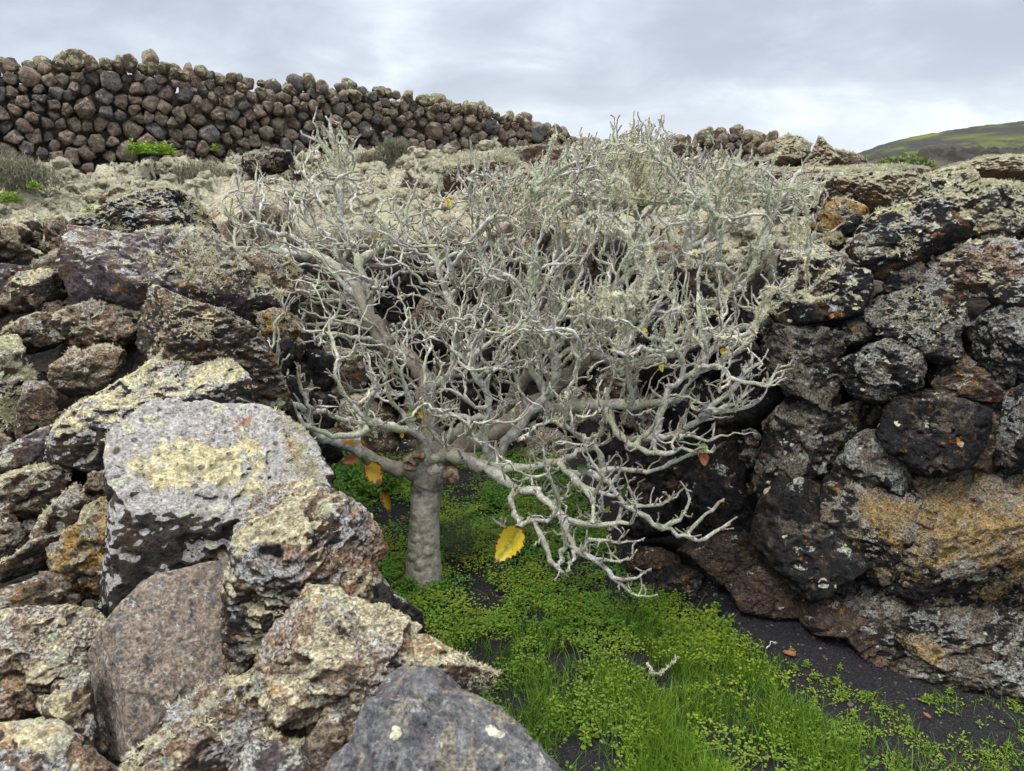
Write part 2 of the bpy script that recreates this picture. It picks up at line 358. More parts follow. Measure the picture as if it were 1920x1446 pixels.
def rock_px(label, name, pts, depth, mat, T=None, facets=(), tufts=0, tsize=.020, tup=.25, tscale=7.0, dd=0.0, level=6, group=None, cat='boulder',
            nrand=12, p=5.0, lump=1.0, rough=1.15, grow=1.09, patch=None, streak=None, seed=None, tmat=None, ttoward=None, cut=(.62, .93)):
    """a stone whose outline in the photograph is pts; depth(px,py) is how far its front stands"""
    pts = np.asarray(pts, float)
    A, c = poly_area_centroid(pts)
    t0 = depth(c[0], c[1]) if callable(depth) else depth
    w = ray(*c); w = w / np.linalg.norm(w)
    U = np.cross(w, [0, 0, 1]); U /= np.linalg.norm(U); V = np.cross(U, w)
    size_m = math.sqrt(A) / F * t0
    if T is None: T = .46 * size_m
    C = PT(c[0], c[1], t0 + dd) + w * (T * .72)
    poly = []
    for q in pts:
        r = ray(*q); t = np.dot(C - CAM, w) / np.dot(r, w); h = CAM + r * t - C
        poly.append([h @ U, h @ V])
    poly = np.array(poly) * grow
    fl = []
    for fc in facets:                                     # (normal in right/up/towards-viewer, px, py, height towards viewer as a share of T)
        n = np.array(fc[0], float); n /= np.linalg.norm(n)
        r = ray(fc[1], fc[2]); t = np.dot(C - CAM, w) / np.dot(r, w); h = CAM + r * t - C
        fl.append((n, float(n @ np.array([h @ U, h @ V, fc[3] * T]))))
    seed = seed if seed is not None else int(c[0] * 7 + c[1] * 13)
    v, f, size = star_rock(poly, T, U, V, -w, level, fl, nrand, seed, p, lump, rough, cut, streak)
    at = None
    if patch:
        r = ray(*patch[:2]); t = np.dot(C - CAM, w) / np.dot(r, w); h = CAM + r * t - C; rel = v - h
        at = {'patch': np.exp(-((rel @ U) / patch[2]) ** 2 - ((rel @ V) / patch[3]) ** 2) * (rel @ -w > -T * .6)}
    me = mesh_np(name, v, [f], True, at)
    o = link(name, me, M[mat], C); tag(o, label, cat, group)
    ROCKS.append((o, c, t0))
    if tufts:
        rng = np.random.default_rng(seed + 5)
        n, a, cen = tri_info(v, f)
        mask = sstep(.02, .22, fbm(cen * tscale + seed % 50, 3))
        wgt = a * sstep(tup, tup + .5, n[:, 2]) * mask * (n @ (-w) > -.25)
        if ttoward is not None:
            q = np.array(ttoward[:2]); r = ray(*q); t = np.dot(C - CAM, w) / np.dot(r, w); h = CAM + r * t - C
            wgt = wgt * 0 + a * np.exp(-((cen - h) @ U / ttoward[2]) ** 2 - ((cen - h) @ V / ttoward[3]) ** 2) * (n @ (-w) > -.3) + wgt * .06
        if wgt.sum() > 0:
            P, idx = sample_tris(v, f, wgt, tufts, rng)
            me2 = tufts_mesh('lichen', P, n[idx] * .7 + np.array([0, 0, .5]), rng.uniform(.6, 1.25, tufts) * tsize, 12, seed)
            l = link('lichen', me2, tmat or M['tuft'], (0, 0, 0), o); l['kind'] = 'stuff'
    return o
# pixel helpers for outlines read off enlarged crops
def crop(x0, y0, s): return lambda *p: [(x0 + a / s, y0 + b / s) for a, b in p]
A4 = crop(0, 350, 3.2); A5 = crop(0, 750, 2.078); A6 = crop(400, 850, 2.426); A7 = crop(1200, 550, 2.667)
A8 = crop(1100, 900, 2.341); A3 = crop(1220, 180, 2.743); A2 = crop(600, 100, 2.743)
# how far the left bank's surface stands along the lens axis
_py = [300, 400, 560, 850, 1080, 1300, 1446, 1700]
_tR = [3.8, 3.3, 2.7, 1.95, 1.55, 1.22, 1.08, .95]; _tL = [4.2, 3.65, 3.0, 2.35, 1.85, 1.55, 1.4, 1.3]
def tleft(px, py):
    e = np.interp(py, [400, 560, 850, 1080, 1300, 1446], [420, 460, 560, 700, 930, 1000])
    k = np.clip(px / e, -.3, 1.1); return float(np.interp(py, _py, _tL) * (1 - k) + np.interp(py, _py, _tR) * k)
# the right wall's face: from (.5,3.0) to (1.83,2.2), leaning back
RW0 = np.array([.5, 3.0, 0.0]); _a = math.radians(10)
RWN = np.array([-.515 * math.cos(_a), -.857 * math.cos(_a), math.sin(_a)])
def tright(px, py): return depth_on_plane(px, py, RW0, RWN)
def tback(px, py): return depth_on_plane(px, py, np.array([0, 4.45, 0]), np.array([0, -.97, .24]))
# ------------------------------------------------------------------ boulders of the left wall, nearest the camera
GL = 'boulders piled along the left wall'
def L(label, pts, mat, name='boulder', **k):
    k.setdefault('group', GL); k.setdefault('grow', 1.15); return rock_px(label, name, pts, tleft, mat, **k)
L('smooth blue-grey boulder with few pits at the wall end closest to the camera', A6((880,1035),(960,1030),(1040,1070),(1110,1130),(1250,1200),(1350,1290),(1450,1400),(1560,1520),(1500,1640),(1000,1680),(600,1640),(560,1480),(620,1400),(700,1330),(730,1230),(780,1120)), 'grey',
  T=.15, level=7, nrand=9, lump=.5, rough=.7, p=5.0, dd=-.05, facets=[((.25,.55,.8),960,1300,.55),((-.7,.2,.7),700,1380,.75)], cut=(.85,.97))
L('dull purple lava lump between two boulders at the bottom of the left wall', A6((100,1400),(150,1310),(250,1270),(330,1330),(430,1350),(450,1440),(430,1560),(60,1580)), 'purple', level=6, tufts=60, tsize=.014, dd=.03)
L('brown pitted stone wedged against the smooth blue-grey boulder', A6((450,1310),(500,1230),(600,1180),(720,1150),(750,1220),(740,1310),(650,1410),(570,1460),(470,1460),(430,1380)), 'brown', dd=.04, T=.07)
L('long tan slab whose tip juts out over the green plants', A6((390,700),(470,650),(560,660),(640,720),(760,740),(850,790),(950,860),(1080,950),(1200,1000),(1290,1005),(1340,1070),(1330,1150),(1240,1190),(1150,1160),(1080,1110),(1000,1080),(880,1070),(820,1100),(680,1140),(560,1160),(480,1180),(370,1190),(300,1100),(240,1000),(240,880),(320,780)), 'tan',
  T=.11, level=7, tufts=150, tsize=.010, tscale=9, nrand=5, lump=1.3, rough=1.5, facets=[((-.1,.55,.83),620,1220,.8),((.3,-.75,.6),720,1330,.75)], ttoward=(905,1275,.05,.035), p=3.6)
L('pinkish speckled ledge below the long tan slab', [(230,1480),(270,1410),(318,1376),(346,1327),(414,1294),(470,1268),(540,1300),(580,1340),(605,1352),(600,1372),(560,1400),(500,1378),(460,1385),(440,1425),(440,1490)], 'mixed', tufts=200, tsize=.013, level=7, dd=.01, T=.09, lump=1.2)
L('lumpy boulder speckled with cream and pink lichen, behind the tan slab', A6((180,240),(300,205),(420,200),(500,230),(600,280),(690,350),(712,440),(690,485),(655,510),(700,560),(745,700),(700,730),(600,700),(540,650),(470,650),(390,710),(310,780),(250,850),(130,950),(108,880),(118,740),(115,560),(118,400),(150,300)), 'mixed',
  T=.17, level=7, tufts=150, tsize=.014, nrand=6, lump=1.3, rough=1.4, facets=[((.1,.5,.8),560,990,.8),((-.1,-.5,.85),560,1110,.85)], streak=(.2,.3,1), dd=-.05)
L('tall tan speckled slab standing under the cream-topped boulder', A5((500,810),(600,730),(850,670),(940,650),(945,800),(930,920),(970,1000),(870,1130),(770,1180),(700,1280),(560,1330),(430,1355),(375,1320),(345,1200),(345,1080),(370,950),(440,880)), 'slab',
  T=.10, level=7, nrand=1, lump=.25, rough=.5, p=6, facets=[((.05,.25,.96),330,1230,.82),((-.93,.05,.4),228,1190,.95)], dd=.05, cut=(.93,.99))
L('big angular boulder with a broad cream lichen patch on top', A5((475,170),(560,95),(640,45),(760,45),(860,65),(980,55),(1070,105),(1140,170),(1205,290),(1205,375),(1130,395),(1000,405),(985,450),(940,550),(935,650),(850,685),(700,712),(560,755),(480,805),(415,812),(440,700),(468,560),(488,420),(478,300)), 'creampatch', patch=(380, 872, .16, .075),
  T=.20, level=7, tufts=300, tsize=.014, nrand=2, lump=.5, rough=1.0, p=4.5, facets=[((.12,.55,.83),400,905,.72),((-.12,-.34,.93),330,1010,.86),((-.96,.05,.25),225,1000,.9)], ttoward=(556,850,.03,.13), dd=-.13, cut=(.9,.99))
L('dark ledge with pale cream patches above the big angular boulder', [(134,794),(165,765),(212,740),(265,709),(300,681),(330,697),(369,694),(422,687),(446,719),(475,760),(500,790),(440,790),(375,785),(330,788),(290,800),(245,825),(238,885),(183,892),(125,897),(108,865)], 'cream',
  T=.22, level=7, tufts=240, tsize=.015, nrand=4, lump=.9, facets=[((.0,.7,.72),300,740,.8),((-.2,-.35,.92),190,850,.85)], dd=.02)
L('dark layered boulder with one lone pale tuft on its crest', A4((930,670),(1000,660),(1040,680),(1200,760),(1330,790),(1480,880),(1570,1010),(1650,1180),(1670,1270),(1560,1290),(1450,1260),(1360,1080),(1200,1060),(1040,1070),(960,1010),(870,970),(890,800)), 'rubble',
  T=.2, level=7, tufts=90, tsize=.02, nrand=4, lump=1.6, rough=1.6, facets=[((.1,.72,.68),380,615,.82),((.15,-.2,.97),400,650,.82)], streak=(.15,.1,1), ttoward=(376,618,.035,.03), dd=-.03)
L('wide purple-grey boulder with lichen tufts covering its right half', A4((480,275),(600,285),(800,335),(960,300),(1150,300),(1250,350),(1350,420),(1440,500),(1440,600),(1490,700),(1500,810),(1450,840),(1300,810),(1150,730),(940,670),(900,800),(850,870),(700,800),(560,730),(480,620),(435,560),(440,460),(470,400)), 'purple',
  T=.26, level=7, tufts=560, tsize=.022, nrand=3, lump=1.0, rough=1.2, facets=[((.05,.62,.78),300,490,.72),((-.1,-.62,.78),210,565,.72)], ttoward=(375,490,.16,.13), p=3.6)
L('black boulder crowned with lichen and one orange spot, top of the left wall', A4((480,240),(500,200),(620,160),(700,110),(830,55),(1000,45),(1150,85),(1220,160),(1275,270),(1265,340),(1180,310),(1000,340),(800,330),(640,310),(540,275)), 'darkspot',
  T=.2, level=7, tufts=330, tsize=.022, nrand=5, facets=[((.05,.6,.8),280,390,.8)], tup=.1)
L('small brown knob of lava above the topmost black boulder', A4((595,100),(620,50),(700,18),(790,30),(825,70),(740,112),(640,122)), 'brown', dd=.12, tufts=50, tsize=.018)
L('brown pitted rock under the overhang of the purple-grey boulder', A4((310,790),(420,720),(560,705),(720,790),(870,860),(770,930),(640,970),(500,990),(400,940),(320,870)), 'tan', dd=.08, lump=1.4, rough=1.5, tufts=70, tsize=.018)
L('rounded dark grey boulder like a dome at the left edge', A4((65,690),(75,580),(150,530),(280,495),(370,535),(395,640),(345,695),(220,745),(110,725)), 'rubble', lump=.5, p=2.5, tufts=20, tsize=.018)
L('flat purple stone leaning above the dome-shaped boulder', A4((-120,480),(0,470),(150,480),(185,520),(80,585),(60,645),(-120,660)), 'purple', dd=.08)
L('grey-brown rock with ochre blotch above a dark gap', A4((20,905),(120,815),(250,765),(370,850),(375,910),(250,1000),(150,1015),(40,960)), 'rubble', level=6, dd=-.02, tufts=40, tsize=.016)
L('rock buried under pale bushy lichen at the left edge', A4((-160,950),(0,945),(90,935),(155,1010),(175,1160),(130,1350),(60,1410),(-60,1440),(-170,1300)), 'pale', tufts=420, tsize=.024, tup=-.2, tscale=3, dd=-.06)
L('brown rock with a hollow ring opening', A4((165,1170),(260,1180),(335,1280),(335,1360),(285,1440),(150,1460),(130,1340)), 'brown', lump=1.5, facets=[((-.1,-.2,.97),75,760,.5)])
L('rubble rock with tan and pale lichen left of the dark layered boulder', A4((330,1080),(450,1005),(650,985),(760,1030),(690,1100),(630,1190),(520,1230),(400,1250),(320,1200)), 'tan', tufts=160, tsize=.019, dd=.02)
L('dark tilted slab poking out below the ringed rock', A5((-60,260),(60,175),(150,125),(245,95),(240,160),(160,230),(100,270),(30,275)), 'purple', dd=.03, T=.1)
L('dark slab with pale tuft at its right end, left of the big angular boulder', A5((-80,330),(60,285),(180,235),(245,225),(255,300),(205,385),(150,450),(90,490),(-60,470)), 'rubble', dd=.0, tufts=60, tsize=.018, T=.14)
L('narrow black stone slanting up between two gaps', A5((170,470),(230,395),(300,335),(325,380),(325,460),(275,525),(205,600),(150,670),(60,715),(-10,695),(-10,640),(80,590),(130,540)), 'rubble', T=.09, dd=-.02, rough=1.6, tufts=50, tsize=.014)
L('brown stone at the left edge over the slanting black stone', A5((-60,450),(60,460),(95,520),(60,570),(-60,600)), 'brown', dd=.05)
L('pebbly brown cinder lump beside the big angular boulder', A5((330,320),(380,295),(470,295),(490,400),(430,440),(350,420),(325,360)), 'brown', dd=.05, lump=1.8, rough=2)
L('reddish rock speckled with ochre lichen beside the big angular boulder', A5((215,580),(260,535),(320,505),(335,430),(420,395),(495,405),(485,500),(465,600),(445,695),(400,745),(320,765),(250,725),(235,650)), 'orange', dd=.04, lump=1.6, rough=1.8)
L('brown wedge stone above the boulder with the bright orange spots', A5((-60,770),(60,735),(160,695),(225,745),(295,760),(305,815),(200,835),(100,855),(-60,870)), 'brown', dd=.02, T=.09)
L('pale whitish boulder with bright orange spots at the left edge', A5((-70,870),(0,850),(100,838),(200,832),(320,838),(400,890),(405,960),(360,1005),(345,1085),(220,1125),(140,1105),(60,1065),(-70,1090)), 'tan', level=7, dd=-.02, T=.16, nrand=4, facets=[((.1,.3,.9),110,1220,.8)])
L('small stone with cream stripes under the pale whitish boulder', A5((-70,1100),(100,1085),(205,1130),(165,1225),(60,1275),(-70,1280)), 'mixed', dd=.04, tufts=40, tsize=.014)
L('dark cracked wedge left of the tall tan slab', A5((145,1180),(240,1105),(335,1075),(352,1200),(375,1320),(445,1375),(432,1425),(380,1395),(260,1310),(175,1265)), 'rubble', dd=.02)
L('rubble stone in the bottom corner with bluish shards', A5((-60,1300),(80,1285),(200,1265),(280,1320),(360,1400),(430,1450),(430,1560),(-60,1560)), 'mixed', dd=.02, T=.12)
L('plain grey pebble caught in the gap under the reddish rock', A5((160,680),(230,645),(275,720),(260,765),(200,745)), 'slab', dd=.08)
L('little dark pebble in the hollow left of the tall tan slab', A5((305,815),(345,780),(392,800),(385,835),(330,848)), 'black', dd=.02, cat='pebble', name='pebble')
L('dark stone deep in the gap beneath the big angular boulder', A5((330,860),(420,800),(505,800),(500,850),(440,890),(360,900)), 'black', dd=.10)
L('knobbly purple-black stone just above the green plants', A6((700,600),(780,620),(870,685),(920,720),(945,815),(870,830),(760,780),(690,720)), 'black', dd=.12, lump=1.7, rough=1.8, tufts=0)
L('small orange-crusted stone peeping from behind the speckled boulder', A6((630,520),(690,525),(735,560),(725,610),(650,620)), 'orange', dd=.10)
L('slim speckled stone below the dark ledge', A5((690,1290),(780,1180),(880,1120),(1000,1040),(1010,1110),(900,1180),(820,1240),(760,1310)), 'mixed', dd=.06, tufts=40, tsize=.013)
# rocks behind the left wall's far end
GB = 'rocks at the far end of the left wall'
L('rock with a deep square cave under its brow', A4((1430,440),(1560,405),(1700,435),(1800,550),(1860,640),(1800,710),(1710,630),(1630,575),(1500,545),(1440,500)), 'tan', dd=.35, tufts=80, tsize=.022, group=GB)
L('lichen-dotted rock below the square cave', A4((1460,560),(1560,530),(1650,640),(1750,640),(1790,720),(1710,790),(1560,810),(1475,760)), 'pale', dd=.45, tufts=110, tsize=.022, group=GB)
L('orange-stained rock low behind the left wall', A4((1530,790),(1640,740),(1740,760),(1800,850),(1760,930),(1640,930),(1540,880)), 'orange', dd=.5, group=GB)
L('black block in the shade behind the left wall', A4((1500,960),(1620,900),(1760,930),(1800,1050),(1720,1150),(1600,1130),(1520,1060)), 'black', dd=.6, group=GB)
L('black rock with a dusting of tan left of the trunk, low behind the wall', A4((1560,1190),(1700,1130),(1850,1200),(1860,1340),(1740,1420),(1600,1370)), 'black', dd=.7, group=GB)
L('black stone right of the cream-topped boulder, close to its lichen fringe', A4((1640,1290),(1740,1280),(1820,1400),(1840,1560),(1760,1640),(1700,1500)), 'black', dd=.7, group=GB)
# ------------------------------------------------------------------ boulders of the right wall
GR = 'boulders stacked in the right wall'
def Rr(label, pts, mat, name='boulder', **k):
    k.setdefault('group', GR); k.setdefault('grow', 1.11); return rock_px(label, name, pts, tright, mat, **k)
Rr('top boulder smothered in pale lichen at the right end of the wall', A3((1375,500),(1450,430),(1560,395),(1660,405),(1700,450),(1800,465),(1895,475),(1910,580),(1885,655),(1800,725),(1700,765),(1650,700),(1600,650),(1560,600),(1440,570),(1375,550)), 'pale', level=7, T=.2, tufts=420, tsize=.014, tup=-.35, tscale=5, dd=.18, nrand=4, lump=1.3)
Rr('large dark boulder dotted with green-grey lichen, tilted on the wall top', A3((1045,780),(1100,690),(1180,620),(1300,580),(1450,555),(1560,590),(1655,690),(1665,725),(1580,795),(1450,840),(1380,860),(1300,905),(1220,925),(1150,905),(1080,855)), 'darkspot', level=7, T=.2, tufts=170, tsize=.020, tup=-.2, nrand=3, lump=.7, facets=[((-.05,.35,.93),1710,445,.82),((.1,-.6,.8),1700,505,.72)], dd=.05)
Rr('angular rock with a tan-orange face behind the wall top', A3((805,660),(900,575),(950,535),(1050,555),(1130,600),(1145,635),(1030,640),(980,670),(920,700),(840,710)), 'orange', dd=.35, tufts=40, tsize=.016)
Rr('flat pale stone at the branch tips, left of the tan-orange rock', A3((745,790),(800,735),(900,720),(1000,720),(1010,760),(950,800),(850,800)), 'pale', dd=.2, tufts=90, tsize=.02)
Rr('bare black block between the lichened boulders of the wall top', A3((965,655),(1060,610),(1165,620),(1155,650),(1105,695),(1060,725),(1000,725)), 'black', dd=.18, lump=.5)
Rr('black boulder with whitish top behind the lowest right branch', A3((690,840),(750,785),(900,785),(1040,850),(1095,905),(1105,1000),(1055,1090),(960,1135),(820,1160),(700,1170),(640,1100),(670,960)), 'darkspot', level=7, T=.2, lump=.8, nrand=4, facets=[((-.05,.8,.6),1535,490,.75)])
Rr('wide slab with orange and white crust on the right edge of the wall', A3((1445,870),(1560,805),(1660,765),(1800,755),(1920,775),(1990,850),(1990,1010),(1900,970),(1800,980),(1740,1015),(1650,1010),(1560,1070),(1500,1045),(1455,955)), 'mixed', level=7, T=.22, tufts=90, tsize=.016, facets=[((.0,.75,.66),1830,480,.8)], dd=.02)
Rr('dark stone tucked under the slab with orange and white crust', A3((1725,1035),(1800,975),(1920,955),(2010,965),(2010,1085),(1850,1090),(1740,1065)), 'darkspot', dd=.03)
Rr('dark chunks of lava below the tilted spotted boulder', A3((1190,950),(1290,875),(1400,865),(1455,930),(1455,1010),(1300,1010),(1215,1005)), 'blackdust', dd=.06, lump=1.5)
Rr('rounded boulder with a smear of pale lichen across its face', A7((1145,60),(1180,5),(1280,-25),(1400,-35),(1540,-5),(1600,90),(1620,160),(1575,195),(1595,285),(1545,335),(1430,315),(1390,275),(1290,245),(1200,205),(1150,135)), 'porous', level=7, T=.17, tufts=160, tsize=.018, tup=-.8, nrand=4, lump=.8, p=2.7, ttoward=(1715,590,.09,.09))
Rr('dark boulder at the right edge with a brown ledge over a black hole', A7((1610,135),(1660,75),(1800,55),(1960,85),(1990,200),(1985,455),(1860,490),(1780,445),(1700,345),(1690,255),(1650,195)), 'porous', level=7, T=.2, dd=.0, facets=[((-.1,.65,.75),1860,610,.8)])
Rr('pointed dark rock with tan rim left of the round pitted boulder', A7((640,250),(700,165),(800,185),(900,195),(1020,205),(1010,280),(980,330),(985,480),(960,585),(880,540),(760,485),(665,435),(645,360)), 'blackdust', level=7, T=.16, nrand=5, facets=[((.85,.0,.5),1563,680,.7)])
Rr('round pitted boulder speckled grey, in the middle of the right wall', A7((990,350),(1020,285),(1120,235),(1220,230),(1320,265),(1405,305),(1418,400),(1395,455),(1300,497),(1200,530),(1100,510),(1035,452)), 'porous', level=7, T=.15, nrand=4, p=2.8, lump=.8, rough=1.5, dd=-.02)
Rr('brown-crusted rock right of the round pitted boulder', A7((1465,400),(1500,335),(1590,295),(1680,335),(1780,395),(1835,480),(1835,545),(1740,570),(1640,550),(1550,510),(1475,475)), 'brown', T=.15, dd=.03, level=7)
Rr('big six-sided black boulder with pitted flat face', A7((1210,700),(1255,580),(1330,515),(1430,470),(1515,475),(1560,540),(1680,575),(1725,600),(1705,745),(1640,835),(1540,875),(1450,895),(1380,855),(1255,775)), 'black', level=7, T=.18, nrand=2, lump=.7, rough=1.4, facets=[((-.05,.05,.99),1745,800,.72),((.9,-.1,.5),1830,800,.75)], dd=-.06, p=4)
Rr('tan weathered stone squeezed against the six-sided boulder', A7((1715,590),(1800,595),(1825,700),(1795,855),(1750,890),(1605,845),(1700,745)), 'brown', T=.1, dd=.04)
Rr('dark plain boulder cut by the right edge beside the tan weathered stone', A7((1835,520),(1920,485),(1990,515),(1990,865),(1850,890),(1785,835),(1800,720)), 'porous', T=.14, dd=-.01)
Rr('smooth black boulder right behind the fan of bare twigs', A7((390,640),(430,480),(480,325),(540,260),(620,285),(655,380),(705,440),(745,500),(695,585),(605,690),(500,690)), 'black', level=7, T=.17, lump=.5, rough=.8, p=2.6, dd=.1)
Rr('broad brown-topped boulder under the pointed dark rock', A7((645,660),(715,565),(800,525),(900,555),(960,585),(1080,555),(1150,575),(1195,640),(1165,705),(1060,745),(995,775),(985,835),(920,880),(830,890),(760,930),(680,970),(620,1030),(595,930),(615,800),(655,730)), 'blackdust', level=7, T=.18, nrand=4, dd=.04, facets=[((.0,.5,.85),1530,780,.85)])
Rr('egg-shaped dark stone resting on the ochre boulders', A7((985,850),(1045,785),(1110,695),(1205,705),(1275,790),(1335,920),(1305,1005),(1220,1030),(1140,1005),(1040,955),(975,900)), 'porous', level=6, T=.12, dd=-.02, lump=.7)
Rr('huge black angular block low in the right wall', A8((755,200),(790,90),(880,-30),(1000,-40),(1060,90),(1105,200),(1195,260),(1260,410),(1165,485),(1080,505),(975,500),(875,410),(755,270)), 'black', level=7, T=.2, nrand=3, lump=.6, rough=1.1, facets=[((-.5,-.35,.8),1440,1040,.8),((.2,.25,.95),1540,960,.8)], dd=-.06)
Rr('black boulder with an ochre upper edge above the red-brown slab', A8((1050,110),(1075,10),(1180,-25),(1300,60),(1400,40),(1510,160),(1510,230),(1425,305),(1385,385),(1300,425),(1250,425),(1200,300),(1130,205),(1050,185)), 'ochre', patch=(1660, 960, .10, .10), level=7, T=.17, dd=-.03, nrand=4)
Rr('huge boulder covered in ochre lichen at the right edge', A8((1300,55),(1400,-40),(1560,-50),(1700,-30),(1990,-70),(1990,520),(1900,490),(1850,570),(1750,490),(1700,555),(1560,545),(1460,515),(1345,445),(1395,330),(1495,210)), 'ochre', patch=(1800, 985, .26, .17), level=7, T=.25, nrand=5, lump=1.0, rough=1.3, streak=(-.4,.5,.7), dd=.0, facets=[((-.2,.4,.9),1800,960,.85),((-.4,-.3,.85),1720,1090,.85)])
Rr('long black rock with tan crust at the foot of the wall, bottom right', A8((1080,510),(1250,435),(1350,425),(1450,515),(1580,545),(1720,550),(1850,575),(1905,640),(1860,750),(1930,850),(1990,900),(1990,950),(1800,945),(1600,905),(1500,885),(1350,835),(1250,745),(1150,645),(1000,565)), 'blackdust', level=7, T=.2, dd=.0, nrand=5, streak=(-.4,.5,.7))
Rr('slanting slab edged with orange lichen low on the right', A8((1325,650),(1420,635),(1565,735),(1650,830),(1595,868),(1480,790),(1375,715)), 'ochre', patch=(1740, 1220, .05, .05), T=.07, dd=-.09)
Rr('reddish-brown squat boulder under the huge black block', A8((630,460),(715,395),(800,365),(900,435),(965,500),(955,595),(880,612),(780,590),(690,565)), 'red', level=7, T=.15, dd=-.02)
Rr('red-brown slab slanting down to the gravel', A8((945,530),(1010,495),(1150,535),(1295,640),(1405,740),(1510,830),(1485,880),(1330,840),(1230,795),(1150,695),(1040,685),(965,625)), 'red', level=7, T=.13, dd=-.05, streak=(-.5,.5,.6))
Rr('small black boulders half under the red-brown slab', A8((990,700),(1100,715),(1200,735),(1260,820),(1215,880),(1100,830),(1030,785)), 'black', T=.09, dd=.0)
Rr('black footing stone below the reddish-brown squat boulder', A8((640,565),(700,550),(770,585),(960,600),(950,690),(760,690),(655,680)), 'black', T=.12, dd=.04)
Rr('black boulder with a red lower rim beside the lowest twigs', A8((400,330),(450,285),(560,255),(700,225),(780,330),(750,400),(650,430),(590,440),(500,410)), 'red', level=7, T=.16, dd=.03)
Rr('long black boulder lying on the ground at the edge of the plants', A8((200,420),(260,385),(380,385),(500,400),(600,430),(650,500),(650,565),(560,560),(480,540),(380,550),(280,530),(210,475)), 'black', level=7, T=.14, dd=.02)
Rr('rust-red stone between the long black boulder and the tree twigs', A8((180,330),(240,300),(330,310),(400,340),(390,395),(260,400),(190,410)), 'red', T=.1, dd=.06)
Rr('two small grey chips resting in a nook, upper one', A7((515,690),(560,675),(605,720),(600,775),(540,770)), 'porous', dd=.03, T=.05, cat='stone', name='stone')
Rr('small grey chip in the nook, lower and larger than its neighbour', A7((505,795),(560,770),(605,800),(595,855),(540,870),(505,830)), 'porous', dd=.02, T=.05, cat='stone', name='stone')
Rr('broad black plate of lava behind the low hanging twigs', A7((290,870),(380,735),(500,710),(595,860),(605,1000),(625,1200),(480,1250),(300,1180),(200,1000)), 'black', level=7, T=.2, lump=.7, dd=.08)
Rr('black rock left of the broad plate, close to the pit corner', A7((-60,760),(100,700),(250,690),(305,860),(220,1000),(225,1210),(100,1260),(-60,1150)), 'black', level=7, T=.2, dd=.15)
Rr('dark rock above the broad black plate, in the deep shade under the branches', A7((80,520),(250,430),(400,470),(390,640),(300,730),(100,700)), 'black', level=6, T=.2, dd=.2)
Rr('dark rock hidden behind the thick lichen branch', A7((150,250),(300,180),(440,260),(430,470),(260,440),(130,480)), 'black', level=6, T=.2, dd=.3)
Rr('dark rock under the pale branch tips, left of the white-topped boulder', A7((330,60),(480,0),(600,70),(650,180),(560,270),(440,300),(330,220)), 'black', level=6, T=.18, dd=.25)
Rr('dark little rocks packed above the round pitted boulder', A7((1020,140),(1100,100),(1150,150),(1200,210),(1110,240),(1030,260)), 'blackdust', level=6, T=.1, dd=.06)
Rr('shaded stone in the gap right of the egg-shaped stone', A7((1280,790),(1400,850),(1500,890),(1600,860),(1620,920),(1480,960),(1340,940)), 'blackdust', level=6, T=.12, dd=.12)
Rr('thin dark stone filling the crack beneath the brown-crusted rock', A7((1170,640),(1260,560),(1300,510),(1330,540),(1240,680),(1190,710)), 'black', level=6, T=.09, dd=.12)
Rr('slanted stone at the very right of the wall top, cut by the edge', A3((1895,640),(1930,560),(2000,540),(2010,780),(1920,780),(1890,720)), 'pale', dd=.4, tufts=80, tsize=.02)
# ------------------------------------------------------------------ ground: lava field with the sunken pit
PIT = np.array([(.25, .3), (.06, 1.0), (-.26, 1.45), (-.50, 1.8), (-.90, 2.65), (-1.2, 3.4), (-1.3, 4.45), (.3, 4.7), (.85, 4.5), (.72, 3.1), (1.05, 2.8), (1.5, 2.35), (1.95, 2.2), (3.2, 2.1), (3.4, .3)])
def pit_dist(x, y):
    """signed distance to the pit's edge, positive outside"""
    p = np.stack([x, y], -1); best = np.full(x.shape, 1e9); inside = np.zeros(x.shape, bool)
    for k in range(len(PIT)):
        a, b = PIT[k], PIT[(k + 1) % len(PIT)]; e = b - a
        t = np.clip(((p - a) @ e) / (e @ e), 0, 1); d = np.linalg.norm(p - a - t[..., None] * e, axis=-1); best = np.minimum(best, d)
        c = ((a[1] > y) != (b[1] > y)) & (x < (b[0] - a[0]) * (y - a[1]) / (b[1] - a[1] + 1e-12) + a[0]); inside ^= c
    return np.where(inside, -best, best)
